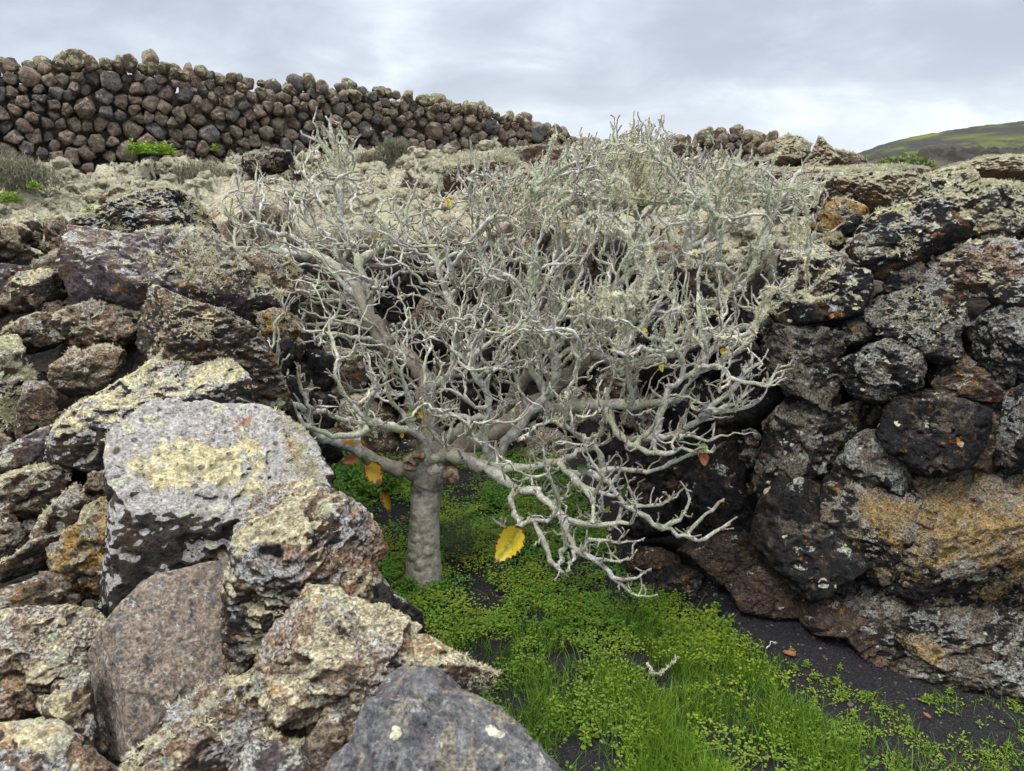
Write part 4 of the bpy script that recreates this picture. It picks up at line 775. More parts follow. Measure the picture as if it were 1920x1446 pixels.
# (points, thick radius, thin radius, starts a new limb)
GUIDES = [
 (yy([(800, 880), (765, 885)] + C3((930, 940), (800, 870), (690, 800), (600, 800), (480, 740), (400, 650), (350, 560)), 2.95, 2.8, 2.68), .034, .008, True),
 (yy([(806, 868)] + C3((1180, 720), (1060, 715), (880, 680), (700, 660), (600, 620), (480, 590), (350, 560), (240, 535)), 2.93, 2.8, 2.62), .016, .007, True),
 (yy([(690, 801)] + C3((830, 730), (700, 760), (640, 780), (540, 740), (450, 700), (390, 620)), 2.8, 2.7, 2.62), .013, .007, False),
 (yy([(770, 806)] + C3((1050, 600), (960, 480), (960, 380), (965, 260)), 2.9, 2.8), .012, .005, False),
 (yy([(776, 800)] + C3((1100, 540), (1090, 440), (1050, 350), (1010, 270)), 2.9, 2.8), .012, .005, False),
 (yy([(702, 796)] + C3((830, 630), (760, 600), (700, 520), (650, 430), (610, 370)), 2.8, 2.75), .011, .005, False),
 (yy([(700, 794)] + C3((800, 620), (840, 530), (900, 440), (905, 370)), 2.8, 2.7), .011, .005, False),
 (yy([(587, 769)] + C3((450, 560), (430, 480), (380, 400)), 2.68, 2.65), .010, .005, False),
 (yy([(550, 760)] + C3((220, 520), (210, 420), (200, 350), (130, 280), (90, 200)), 2.65, 2.62), .009, .004, False),
 (yy([(516, 712)] + C3((240, 310), (270, 250), (250, 180)), 2.64, 2.6), .007, .004, False),
 # big limbs going back and left
 (yy([(815, 862), (812, 815), (800, 770)] + C1((1290, 1600), (1180, 1440), (1050, 1400), (970, 1250), (900, 1100), (840, 1000), (700, 870), (580, 810), (460, 830), (300, 790), (200, 800), (100, 780)), 3.0, 3.3, 3.5, 3.55), .045, .009, True),
 (yy(C1((960, 1260), (920, 1180), (860, 1060), (790, 1000), (720, 960), (670, 880)), 3.45, 3.4), .022, .009, False),
 (yy(C1((580, 810), (540, 740), (480, 710), (400, 710), (340, 690), (220, 650), (100, 640), (50, 540)), 3.55, 3.5), .013, .005, False),
 (yy(C1((460, 830), (360, 800), (280, 690), (260, 570), (240, 480), (262, 360)), 3.55, 3.5), .012, .004, False),
 (yy(C1((330, 690), (290, 650), (180, 570), (150, 430)), 3.5, 3.45), .009, .004, False),
 (yy(C1((860, 1060), (860, 950), (780, 900), (700, 700), (640, 690), (540, 620), (500, 530), (430, 440)), 3.5, 3.6), .015, .004, False),
 (yy(C1((850, 780), (760, 660), (690, 620), (650, 500), (590, 400)), 3.6, 3.65), .012, .004, False),
 # tall upright branch thick with lichen
 (yy(C1((960, 1240), (900, 1000), (880, 900), (840, 780), (770, 620), (755, 520), (775, 400), (770, 310), (730, 200), (710, 120), (703, 10)), 3.45, 3.6, 3.62), .020, .005, True),
 (yy(C1((760, 310), (690, 230), (640, 150), (620, 60)), 3.62, 3.6), .010, .004, False),
 (yy(C1((770, 330), (800, 200), (790, 100), (770, 60)), 3.62, 3.65), .010, .004, False),
 (yy(C1((790, 290), (830, 190), (870, 120)), 3.62, 3.65), .008, .004, False),
 (yy(C1((730, 250), (660, 150), (560, 130)), 3.62, 3.6), .008, .004, False),
 (yy(C1((880, 880), (960, 800), (1050, 770), (1140, 640), (1180, 520), (1220, 400), (1235, 380)), 3.55, 3.6), .015, .004, False),
 (yy(C1((1050, 770), (1040, 680), (1050, 650), (1000, 590), (930, 560), (860, 580)), 3.58, 3.6), .010, .004, False),
 (yy(C1((1020, 985), (900, 985), (840, 930), (760, 850)), 3.5, 3.4), .010, .006, False),
 # central limbs
 (yy([(815, 862)] + C3((1330, 800), (1440, 740), (1560, 690), (1700, 640)) + [(980, 720), (1010, 640), (1040, 560), (1050, 480), (1060, 400)], 3.02, 3.3, 3.6, 3.75), .046, .010, True),
 (yy([(826, 860)] + C3((1430, 860), (1580, 790), (1750, 690), (1900, 570)) + [(1040, 730), (1100, 670), (1160, 600), (1220, 540), (1280, 480), (1330, 420), (1360, 350)], 3.0, 3.2, 3.5, 3.6), .040, .010, True),
 (yy([(990, 690), (960, 600), (930, 530), (920, 450), (905, 380)] , 3.35, 3.6, 3.7), .020, .005, False),
 (yy(C1((1700, 1150), (1640, 900), (1560, 730), (1600, 560), (1540, 460), (1480, 380), (1470, 320)), 3.55, 3.6), .014, .004, False),
 (yy(C1((1600, 560), (1560, 480), (1590, 380), (1570, 270)), 3.6, 3.6), .010, .004, False),
 (yy(C1((1760, 780), (1700, 650), (1690, 520), (1710, 440)), 3.6, 3.6), .010, .004, False),
 (yy(C1((1560, 730), (1660, 640), (1640, 540), (1700, 460), (1760, 400)), 3.6, 3.55), .009, .004, False),
 (yy([(850, 700), (860, 620), (840, 560), (820, 500), (800, 440), (790, 400)], 3.2, 3.4), .016, .005, False),
 # forked limbs in front of the middle
 (yy([(828, 858)] + C3((1420, 880), (1600, 960), (1680, 900), (1740, 820), (1800, 720), (1900, 600)) + [(1030, 735), (1045, 690), (1035, 640), (1000, 590)], 2.92, 2.95, 3.0), .030, .009, True),
 (yy(C3((1660, 960), (1600, 860), (1610, 700), (1640, 560), (1620, 480), (1560, 380), (1480, 250), (1360, 170)), 2.9, 2.85), .015, .006, False),
 (yy(C3((1380, 860), (1300, 760), (1210, 720), (1240, 620), (1200, 500), (1190, 430)), 2.9, 2.85), .011, .005, False),
 (yy(C3((1590, 590), (1500, 560), (1440, 500)), 2.85, 2.8), .009, .005, False),
 (yy(C3((1600, 640), (1500, 650), (1340, 600), (1230, 590), (1260, 480), (1210, 450)), 2.85, 2.8), .010, .005, False),
 # lower right limbs
 (yy([(828, 862)] + C5((620, 150), (760, 220), (860, 250), (960, 255), (1080, 250), (1190, 230), (1270, 215)) + C4((560, 900), (660, 860), (740, 820)), 2.92, 2.85, 2.85), .024, .009, True),
 (yy(C5((860, 250), (900, 300), (980, 350), (1060, 380), (1180, 410), (1230, 480), (1285, 550), (1380, 570), (1480, 590), (1600, 580), (1690, 580)), 2.85, 2.62, 2.5), .020, .006, True),
 (yy(C5((1000, 360), (1000, 470), (1010, 560), (1060, 590), (1010, 630), (935, 592)), 2.7, 2.5), .013, .005, False),
 (yy(C5((1060, 590), (1150, 560), (1240, 540)), 2.5, 2.5), .010, .005, False),
 (yy(C5((1140, 570), (1175, 680), (1210, 790), (1250, 840), (1300, 880)), 2.5, 2.42), .012, .005, False),
 (yy(C5((1240, 830), (1300, 760), (1320, 690), (1310, 640)), 2.45, 2.42), .009, .005, False),
 (yy(C5((1290, 560), (1340, 680), (1370, 760), (1480, 770), (1540, 840), (1600, 920), (1720, 1000)), 2.55, 2.5, 2.45), .012, .005, False),
 (yy(C5((1480, 770), (1560, 800), (1640, 800)), 2.5, 2.45), .007, .004, False),
 (yy(C5((1600, 910), (1660, 920), (1740, 905)), 2.46, 2.45), .007, .004, False),
 (yy(C5((1350, 740), (1370, 850), (1330, 840)), 2.5, 2.45), .008, .005, False),
 (yy(C5((1400, 740), (1450, 680), (1550, 700), (1680, 690)), 2.5, 2.45), .008, .004, False),
 (yy(C5((1270, 215), (1340, 290), (1420, 360), (1470, 420), (1490, 520), (1490, 580)), 2.8, 2.65, 2.5), .015, .007, True),
 (yy(C5((1390, 280), (1550, 300), (1610, 370), (1650, 460), (1650, 560), (1610, 590)), 2.75, 2.6), .012, .006, False),
 (yy(C5((1420, 350), (1500, 390), (1590, 410)), 2.7, 2.65), .009, .005, False),
 (yy(C5((1650, 470), (1720, 500)) + A8((330, 200), (400, 240), (470, 270), (570, 235), (625, 200)), 2.6, 2.55, 2.6), .011, .005, False),
 (yy(A8((340, 205), (430, 170), (455, 100), (440, 50)), 2.57, 2.6), .008, .004, False),
 (yy(A8((440, 250), (500, 170), (585, 108)), 2.58, 2.6), .008, .004, False),
 (yy(A8((200, 110), (300, 125), (365, 80)), 2.58, 2.6), .007, .004, False),
 # right limbs with the fan of twigs
 (yy([(1045, 770)] + C4((640, 560), (820, 560), (1000, 560), (1180, 545), (1300, 510)), 3.1, 2.95, 2.9), .026, .012, True),
 (yy(C4((830, 640), (900, 740), (960, 800), (1050, 850), (1130, 870), (1290, 850), (1430, 870)), 2.9, 2.7, 2.65), .014, .006, True),
 (yy(C4((960, 790), (1080, 770), (1190, 780), (1350, 720), (1440, 640), (1540, 600), (1680, 595), (1780, 570), (1840, 525)), 2.8, 2.65), .013, .005, False),
 (yy(C4((1150, 760), (1190, 600), (1230, 470), (1310, 400), (1400, 340), (1520, 310), (1640, 240), (1725, 170)), 2.7, 2.65), .012, .005, False),
 (yy(C4((1440, 640), (1520, 560), (1640, 480), (1720, 370), (1760, 310), (1825, 300)), 2.68, 2.65), .010, .005, False),
 (yy(C4((1540, 610), (1660, 560), (1740, 520), (1765, 470)), 2.66, 2.65), .008, .004, False),
 (yy(C4((1400, 350), (1480, 300), (1500, 200), (1580, 140)), 2.66, 2.65), .009, .004, False),
 (yy(C4((1190, 780), (1290, 740), (1440, 780), (1540, 800), (1570, 750)), 2.68, 2.65), .008, .004, False),
 (yy(C4((1040, 740), (1110, 770), (1150, 640), (1200, 560)), 2.75, 2.7), .010, .005, False),
 (yy(C4((830, 960), (930, 960), (990, 1000), (1150, 980), (1260, 930), (1400, 870)), 2.78, 2.68), .011, .006, False),
 (yy(C4((800, 960), (800, 890), (740, 820), (640, 770), (570, 700)), 2.8, 2.75), .012, .006, False),
 (yy(C4((980, 590), (990, 480), (960, 330), (950, 200), (960, 120)), 2.88, 2.85), .011, .005, False),
 (yy(C4((970, 300), (1060, 260), (1140, 235)), 2.86, 2.85), .008, .005, False),
 # upper right limbs leaning over the wall
 (yy([(1110, 665), (1180, 690), (1260, 665)] + C2((1300, 1270), (1420, 1265), (1500, 1260), (1620, 1180), (1720, 1110), (1800, 1050), (1920, 1000)), 3.4, 3.0, 2.85), .022, .006, True),
 (yy(C2((1120, 1210), (1250, 1160), (1290, 1060), (1260, 900), (1290, 720)), 3.2, 3.1), .013, .005, False),
 (yy(C2((1640, 1090), (1740, 1080), (1800, 1020), (1880, 980)), 2.9, 2.85), .008, .004, False),
 (yy(C2((1530, 1200), (1560, 1100), (1640, 950), (1700, 880), (1790, 800)), 2.95, 3.0), .011, .005, False),
 (yy([(1200, 560)] + C2((760, 1100), (900, 950), (1060, 820), (1250, 700), (1440, 620)) , 3.4, 3.35), .018, .008, True),
 (yy(C2((440, 1160), (620, 1050), (760, 900), (930, 800)), 3.5, 3.55), .018, .010, True),
 (yy(C2((1440, 1000), (1500, 860), (1540, 700), (1600, 560), (1690, 430), (1770, 320)), 3.2, 3.3), .014, .007, False),
 (yy(C2((1600, 600), (1650, 500), (1620, 400)), 3.3, 3.3), .007, .005, False),
 (yy(C2((780, 900), (790, 700), (790, 500), (780, 300), (795, 110)), 3.6, 3.7), .015, .005, True),
 (yy(C2((800, 480), (860, 380), (840, 270), (900, 160)), 3.7, 3.7), .009, .004, False),
 (yy(C2((820, 620), (900, 500), (920, 400), (890, 260)), 3.68, 3.7), .009, .004, False),
 (yy(C2((925, 390), (970, 350), (990, 330)), 3.7, 3.7), .006, .004, False),
 (yy(C2((640, 700), (640, 520), (650, 330), (655, 200), (665, 110)), 3.65, 3.7), .010, .004, False),
 (yy(C2((560, 760), (520, 560), (490, 380), (500, 180)), 3.65, 3.7), .010, .004, False),
 (yy(C2((480, 640), (430, 420), (370, 260)), 3.65, 3.7), .009, .004, False),
 (yy(C2((130, 700), (110, 520), (160, 440), (290, 350)), 3.6, 3.5), .011, .006, False),
 (yy(C2((1060, 700), (1150, 500), (1180, 330), (1220, 240)), 3.6, 3.6), .010, .004, False),
 (yy(C2((1250, 700), (1380, 500), (1450, 400), (1520, 290)), 3.5, 3.5), .010, .004, False),
 (yy(C2((1330, 640), (1400, 420), (1400, 260)), 3.5, 3.5), .008, .004, False),
 (yy(C2((1290, 1040), (1370, 1070), (1390, 900)), 3.1, 3.0), .008, .005, False),
 (yy(C2((1700, 760), (1800, 720), (1900, 700), (1960, 690)), 3.1, 3.1), .009, .005, False),
]
NP, NPAR, NH, NL, NGD = [], [], [], [], []       # position, parent, hinted radius, limb, guide?
def add_node(p, par, h, limb, gd): NP.append(np.asarray(p, float)); NPAR.append(par); NH.append(h); NL.append(limb); NGD.append(gd); return len(NP) - 1
prev = -1
for h in HEAD: prev = add_node(PY(*h), prev, .06, 0, True)
NLIMB = 0
for pts, r0, r1, new in GUIDES:
    W3 = np.array([PY(*p) for p in pts])
    d = np.linalg.norm(np.array(NP) - W3[0], axis=1); root = int(d.argmin())
    if new: NLIMB += 1; limb = NLIMB
    else: limb = NL[root] or 1
    W3 = np.vstack([NP[root], W3]) if d[root] > .02 else np.vstack([NP[root], W3[1:]])
    seg = np.linalg.norm(np.diff(W3, axis=0), axis=1); cum = np.concatenate([[0], np.cumsum(seg)])
    # smooth curve through the points
    n = max(2, int(cum[-1] / .032)); s = np.linspace(0, cum[-1], n + 1)[1:]
    Q = np.stack([np.interp(s, cum, W3[:, k]) for k in range(3)], 1)
    Qs = Q.copy()
    for _ in range(2): Qs[1:-1] = .5 * Qs[1:-1] + .25 * (Qs[:-2] + Qs[2:])
    Qs += TRNG.normal(size=Qs.shape) * .0035
    prev = root
    for k, qn in enumerate(Qs):
        prev = add_node(qn, prev, r0 + (r1 - r0) * (s[k] / cum[-1]), limb, True)
# attraction points through the crown's volume
CROWN = np.array([(425, 440), (440, 365), (480, 340), (560, 335), (590, 300), (610, 250), (660, 260), (690, 380), (760, 370), (850, 400), (880, 335), (960, 350), (1020, 330), (1060, 305), (1110, 290), (1180, 275), (1240, 285), (1270, 330), (1330, 320), (1400, 335), (1470, 350), (1520, 370), (1530, 430), (1550, 450), (1575, 530), (1500, 590), (1420, 640), (1410, 760), (1330, 860), (1180, 890), (1170, 1010), (1100, 1010), (990, 980), (900, 880), (850, 865), (760, 810), (640, 800), (540, 820), (515, 760), (495, 650), (540, 560), (440, 480)], float)
def in_poly(poly, x, y):
    c = np.zeros(x.shape, bool); n = len(poly)
    for i in range(n):
        p, r = poly[i], poly[(i + 1) % n]
        c ^= ((p[1] > y) != (r[1] > y)) & (x < (r[0] - p[0]) * (y - p[1]) / (r[1] - p[1] + 1e-12) + p[0])
    return c
def crown_density(x, y):
    d = .11 + 1.04 * sstep(760, 1050, x) * sstep(760, 560, y) + .25 * sstep(1000, 1100, x) * sstep(620, 500, y)
    d = d * (1 - .75 * np.exp(-((x - 650) / 90) ** 2 - ((y - 690) / 80) ** 2)) * (1 - .5 * sstep(800, 900, y))
    d = d * (1 - .75 * np.exp(-((x - 800) / 150) ** 2 - ((y - 390) / 75) ** 2))
    return d
cand = np.stack([TRNG.uniform(420, 1580, 120000), TRNG.uniform(250, 1010, 120000)], 1)
cand = cand[in_poly(CROWN, cand[:, 0], cand[:, 1])]
cand = cand[TRNG.random(len(cand)) < crown_density(cand[:, 0], cand[:, 1])][:6800]
ATT = []
for x, y in cand:
    ym = 3.85 - (y - 300) / 700 * 1.25; sp = .30 if x > 900 else .24
    Y = ym + TRNG.normal() * sp
    p = PY(x, y, np.clip(Y, 2.4, 4.35))
    if (p - RW0) @ RWN < .10 and p[2] < 1.6: continue
    if p[2] < .35: continue
    ATT.append(p)
ATT = np.array(ATT)
KILL, INFL, STEP = .044, .20, .026
near = np.full(len(ATT), 1e9); nidx = np.zeros(len(ATT), int); alive = np.ones(len(ATT), bool)
def upd(start):
    new = np.array(NP[start:])
    for c in range(0, len(new), 400):
        D = np.linalg.norm(ATT[:, None] - new[None, c:c + 400], axis=2); j = D.argmin(1); m = D[np.arange(len(ATT)), j]
        b = m < near; near[b] = m[b]; nidx[b] = start + c + j[b]
HW = PY(815, 880, 2.97) + np.array([0, .1, .0])
upd(0); alive &= near > KILL
nkids = {}
for it in range(70):
    act = alive & (near < INFL)
    if not act.any(): break
    ids = np.unique(nidx[act]); start = len(NP)
    for k in ids:
        a = ATT[act & (nidx == k)]; v = a - NP[k]; v = (v / np.linalg.norm(v, axis=1)[:, None]).sum(0); v = v / (np.linalg.norm(v) + 1e-9)
        back = NP[k] - NP[NPAR[k]] if NPAR[k] >= 0 else np.zeros(3); bl = np.linalg.norm(back)
        rd = NP[k] - HW; rd = rd / (np.linalg.norm(rd) + 1e-9); v = v + .70 * back / (bl + 1e-9) + .45 * rd + np.array([0, 0, .30]) + TRNG.normal(size=3) * .24
        v /= np.linalg.norm(v)
        if NP[k][2] > .7: v[2] = max(v[2], -.12)
        if bl > 0 and v @ back / bl < .0: v = v + back / bl * .7
        v /= np.linalg.norm(v)
        if nkids.get(k, 0) >= 3: continue
        nkids[k] = nkids.get(k, 0) + 1
        add_node(NP[k] + v * STEP, k, 0, NL[k] or 1, False)
    if len(NP) == start: break
    upd(start); alive &= near > KILL
# short upturned tips
kids = [[] for _ in NP]
for i, p in enumerate(NPAR):
    if p >= 0: kids[p].append(i)
for i in range(len(NP)):
    if not kids[i] and i > 3:
        d = NP[i] - NP[NPAR[i]]; d /= np.linalg.norm(d) + 1e-9; prev = i
        for k in range(int(TRNG.integers(1, 5))):
            d = d + np.array([0, 0, .30]) + TRNG.normal(size=3) * .22; d /= np.linalg.norm(d)
            prev = add_node(NP[prev] + d * .024, prev, 0, NL[i], False)
# upturned twigs all over the thinner wood
for i in TRNG.permutation([i for i in range(4, len(NP)) if (not NGD[i]) or NH[i] < .013])[:2300]:
    i = int(i)
    if 960 + F * NP[i][0] / max(NP[i][1], .1) < 800 and TRNG.random() < .5: continue
    rd = NP[i] - HW; rd /= np.linalg.norm(rd) + 1e-9
    d = .45 * rd + np.array([0, 0, .75]) + TRNG.normal(size=3) * .42; d /= np.linalg.norm(d); prev = i
    for k in range(int(TRNG.integers(2, 6))):
        prev = add_node(NP[prev] + d * .021, prev, 0, NL[i] or 1, False); d = d + TRNG.normal(size=3) * .30 + np.array([0, 0, .14]); d /= np.linalg.norm(d)
# spur twigs along thinner guide wood
gidx = [i for i in range(len(NP)) if NGD[i] and 0 < NH[i] < .016]
for i in TRNG.choice(gidx, 800):
    i = int(i); d = TRNG.normal(size=3); d[2] = abs(d[2]) * .8 + .15; d /= np.linalg.norm(d); prev = i
    for k in range(int(TRNG.integers(1, 5))):
        prev = add_node(NP[prev] + d * .020, prev, 0, NL[i] or 1, False); d = d + TRNG.normal(size=3) * .35 + np.array([0, 0, .2]); d /= np.linalg.norm(d)
NP = np.array(NP); NP[4:] += TRNG.normal(size=(len(NP) - 4, 3)) * .0034; NPAR = np.array(NPAR); NH = np.array(NH); NL = np.array(NL); NGD = np.array(NGD); NN = len(NP)
kids = [[] for _ in range(NN)]
for i, p in enumerate(NPAR):
    if p >= 0: kids[p].append(i)
RAD = np.zeros(NN); TIPD = np.zeros(NN)
for i in range(NN - 1, -1, -1):
    if not kids[i]: RAD[i] = .0030; TIPD[i] = 0
    else:
        RAD[i] = sum(RAD[k] ** 2.8 for k in kids[i]) ** (1 / 2.8); TIPD[i] = min(TIPD[k] + np.linalg.norm(NP[k] - NP[i]) for k in kids[i])
    if NGD[i]: RAD[i] = max(NH[i] * 1.12, min(RAD[i], NH[i] * 1.35))
    else: RAD[i] = min(RAD[i], .0095)
for i in range(NN):
    if NPAR[i] >= 0: RAD[i] = min(RAD[i], RAD[NPAR[i]] * 1.05)
def project(p):
    d = p - CAM; z = d @ np.array([0, CP, -SP]); u = d @ np.array([0, SP, CP]); return np.stack([960 + F * d[..., 0] / z, 723 - F * u / z], -1)
# ------------------------------------------------------------------ bark
def bark_mat():
    m = bpy.data.materials.new('pale_bark'); N = NT(m); tc = N.n('ShaderNodeTexCoord').outputs['Object']
    n1 = N.noise(tc, 9, 6, .65); n2 = N.noise(tc, 60, 5, .7); n3 = N.noise(tc, 220, 3, .6)
    old = N.n('ShaderNodeAttribute', {'attribute_name': 'old'}).outputs['Fac']; tip = N.n('ShaderNodeAttribute', {'attribute_name': 'tip'}).outputs['Fac']
    n4 = N.noise(tc, 38, 4, .7); pale = N.mix(N.ramp(n4, .42, .58), (.60, .59, .58), (.26, .25, .235)); pale = N.mix(N.ramp(n2, .5, .66, 0, .7), pale, (.19, .175, .16)); pale = N.mix(N.ramp(n3, .52, .66, 0, .55), pale, (.24, .225, .215))
    col = N.mix(N.ramp(N.math('ADD', N.math('MULTIPLY', n1, .6), N.math('MULTIPLY', n2, .4)), .45, .55), pale, N.mix(N.ramp(n3, .38, .6), (.20, .22, .15), (.46, .49, .36)))
    oldc = N.mix(N.ramp(n2, .38, .62), (.225, .20, .165), (.135, .115, .092)); oldc = N.mix(N.ramp(n1, .5, .62), oldc, (.27, .27, .22))
    col = N.mix(old, col, oldc)
    col = N.mix(N.math('MULTIPLY', tip, N.ramp(n1, .36, .56, .3, 1)), col, N.mix(n2, (.135, .095, .095), (.22, .175, .17)))
    oc = N.n('ShaderNodeAttribute', {'attribute_name': 'ochre'}).outputs['Fac']
    om = N.ramp(N.math('ADD', N.noise(N.vec('ADD', tc, (5, 3, 9)), 13, 4, .6), N.math('MULTIPLY', oc, .3)), .68, .70)
    col = N.mix(om, col, (.44, .22, .025))
    h = N.math('ADD', n2, N.math('MULTIPLY', n3, .5))
    b = N.n('ShaderNodeBump', None, Strength=.8, Distance=.004, Height=h)
    bs = N.n('ShaderNodeBsdfPrincipled', None, Base_Color=col, Roughness=.9, Normal=b.outputs[0]); bs.inputs['Specular IOR Level'].default_value = .2
    N.out(bs.outputs[0]); return m
M['bark'] = bark_mat()
TB = PY(795, 1090, 2.95); TB[2] = 0
TREE = thing('bare_tree', 'gnarled leafless tree with pale bark, crusted with grey-green lichen, standing in the pit', 'tree', TB)
def tube(chain, radii, V, Q, T3, ATTR, sides):
    P = NP[chain]; n = len(P); tang = np.gradient(P, axis=0); tang /= np.linalg.norm(tang, axis=1)[:, None] + 1e-9
    a = np.array([.3, .5, .8]); X = np.cross(tang[0], a); X /= np.linalg.norm(X) + 1e-9
    base = len(V); ang = np.arange(sides) / sides * 2 * math.pi
    for k in range(n):
        X = X - tang[k] * (X @ tang[k]); X /= np.linalg.norm(X) + 1e-9; Y = np.cross(tang[k], X)
        r = radii[k] * (1 + TRNG.uniform(-.22, .32)) * (1 + TRNG.uniform(-.16, .16, sides))
        ring = P[k] + np.outer(np.cos(ang) * r, X) + np.outer(np.sin(ang) * r, Y)
        V.extend(ring); 
        old = float(sstep(.018, .034, radii[k])); tip = float(1 - sstep(.0, .06, TIPD[chain[k]])) * (radii[k] < .007)
        ATTR.extend([(old, tip)] * sides)
        if k:
            b0 = base + (k - 1) * sides; b1 = base + k * sides
            for j in range(sides): Q.append((b0 + j, b0 + (j + 1) % sides, b1 + (j + 1) % sides, b1 + j))
    V.append(P[-1] + tang[-1] * radii[-1] * .9); ATTR.append((0, ATTR[-1][1])); c = len(V) - 1; b1 = base + (n - 1) * sides
    for j in range(sides): T3.append((b1 + j, b1 + (j + 1) % sides, c))
main = [(-1 if not k else max(k, key=lambda q: (RAD[q], -q))) for k in kids]
limb_chains = {}
starts = [0] + [i for i in range(NN) if NPAR[i] >= 0 and main[NPAR[i]] != i]
for s0 in starts:
    ch = [s0]
    while main[ch[-1]] >= 0: ch.append(main[ch[-1]])
    full = ([NPAR[s0]] if NPAR[s0] >= 0 else []) + ch
    rr = RAD[full].copy()
    if NPAR[s0] >= 0: rr[0] = min(RAD[s0] * 1.25, RAD[NPAR[s0]])
    limb_chains.setdefault(int(NL[s0]), []).append((full, rr))
# cut chains belonging to the trunk's head into the limbs they feed
for limb, chs in sorted(limb_chains.items()):
    V, Q, T3, A = [], [], [], []
    for full, rr in chs:
        if len(full) < 2: continue
        rm = rr.max(); tube(full, rr, V, Q, T3, A, 10 if rm > .02 else (7 if rm > .008 else 5))
    if not V: continue
    A = np.array(A); VA = np.array(V); pv = project(VA); lx = np.clip(pv[:, 0], 640, 718); ly = 829 + (lx - 640) ** 2 * .0042
    OC = np.exp(-np.hypot(pv[:, 0] - lx, pv[:, 1] - ly) ** 2 / 9.0) * (limb == 1)
    me = mesh_np('branch', np.array(V) - TB, [np.array(Q), np.array(T3)], True, {'old': A[:, 0], 'tip': A[:, 1], 'ochre': OC})
    link('branch', me, M['bark'], (0, 0, 0), TREE)
# trunk with swellings
tp = [(793, 1100, 2.95), (794, 1060, 2.95), (795, 1010, 2.955), (797, 960, 2.96), (800, 920, 2.965), (806, 890, 2.97), (812, 868, 2.975), (815, 852, 2.98)]
tpw = np.array([PY(*p) for p in tp]); tr = np.array([.096, .080, .070, .064, .067, .078, .078, .050])
ns, nr = 72, 110; s = np.linspace(0, 1, nr); sk = np.linspace(0, 1, len(tp))
ctr = np.stack([np.interp(s, sk, tpw[:, k]) for k in range(3)], 1); rad = np.interp(s, sk, tr)
for _ in range(6): rad[1:-1] = (rad[:-2] + rad[1:-1] * 2 + rad[2:]) / 4
ang = np.arange(ns) / ns * 2 * math.pi
V = ctr[:, None] + rad[:, None, None] * np.stack([np.cos(ang), np.sin(ang), 0 * ang], -1)[None]
V = V.reshape(-1, 3); Nrm = (V - np.repeat(ctr, ns, 0)); Nrm /= np.linalg.norm(Nrm, axis=1)[:, None]
V = V + Nrm * (.006 * fbm(V * 9, 3) + .004 * fbm(V * np.array([40, 40, 110]), 3))[:, None]
px_ = project(V); front = (Nrm @ (CAM - ctr[0])) > 0
for (x, y), r, h in (((777, 1010), 8, .010), ((805, 1034), 9, .012), ((820, 1054), 7, .010), ((787, 1060), 10, .010), ((802, 1057), 7, .009), ((771, 1044), 8, .009)):
    dd = np.hypot(px_[:, 0] - x, px_[:, 1] - y); V = V + Nrm * (front * .5 * h * np.exp(-(dd / r) ** 4))[:, None] - Nrm * (front * .006 * np.exp(-((dd - r * 1.25) / (r * .3)) ** 2))[:, None]
dd = np.hypot(px_[:, 0] - 781, (px_[:, 1] - 929) * 1.3); V = V - Nrm * (front * .03 * np.exp(-(dd / 7) ** 2))[:, None]
i = np.arange(nr * ns).reshape(nr, ns); q = np.stack([i[:-1], np.roll(i, -1, 1)[:-1], np.roll(i, -1, 1)[1:], i[1:]], -1).reshape(-1, 4)
cap = len(V); V = np.vstack([V, ctr[-1] + [0, 0, .015]]); ct = np.stack([i[-1], np.roll(i[-1], -1), np.full(ns, cap)], -1)
trunk = link('trunk', mesh_np('trunk', V - TB, [q, ct], True), simple_mat('trunk_bark', (.46, .425, .375), (.24, .215, .18), 40, .9, 1.0, .010, c3=(.47, .46, .41)), (0, 0, 0), TREE)
M['burl'] = simple_mat('burl_bark', (.20, .13, .085), (.09, .06, .042), 60, .9, .9, .008, c3=(.26, .22, .16))
for (x, y, Y), r in (((846, 892, 2.88), .034), ((770, 868, 2.87), .033), ((786, 856, 2.86), .026)):
    th = np.arange(12) / 12 * 2 * math.pi; pl = np.stack([np.cos(th), np.sin(th)], 1) * r
    v, f, _ = star_rock(pl, r, np.array([1, 0, 0.]), np.array([0, 0, 1.]), np.array([0, -1., 0]), 5, nrand=2, seed=int(x), lump=2.2, rough=1.2)
    link('burl', mesh_np('burl', v + PY(x, y, Y) - TB, [f]), M['burl'], (0, 0, 0), TREE)
# ------------------------------------------------------------------ lichen on the branches
seg = np.array([i for i in range(NN) if NPAR[i] >= 0]); pxy = project(NP)
X, Yp = pxy[seg, 0], pxy[seg, 1]
nz = fbm(NP[seg] * 3.2, 3); nz2 = fbm(NP[seg] * 9 + 5, 2)
wt = .25 + 2.6 * sstep(860, 1040, X) * sstep(720, 580, Yp) + 1.0 * np.exp(-((X - 625) / 45) ** 2 - ((Yp - 310) / 75) ** 2) * 2.5 + 1.6 * np.exp(-((X - 1130) / 110) ** 2 - ((Yp - 765) / 55) ** 2) + 1.5 * np.exp(-((X - 885) / 70) ** 2 - ((Yp - 900) / 35) ** 2) + 1.2 * np.exp(-((X - 1075) / 40) ** 2 - ((Yp - 980) / 40) ** 2) \
    + 2.5 * np.exp(-((X - 825) / 55) ** 2 - ((Yp - 855) / 38) ** 2) + 1.2 * np.exp(-((X - 1120) / 90) ** 2 - ((Yp - 570) / 40) ** 2) + 1.5 * np.exp(-((X - 1200) / 40) ** 2 - ((Yp - 330) / 70) ** 2) + 1.0 * np.exp(-((X - 1015) / 45) ** 2 - ((Yp - 360) / 40) ** 2)
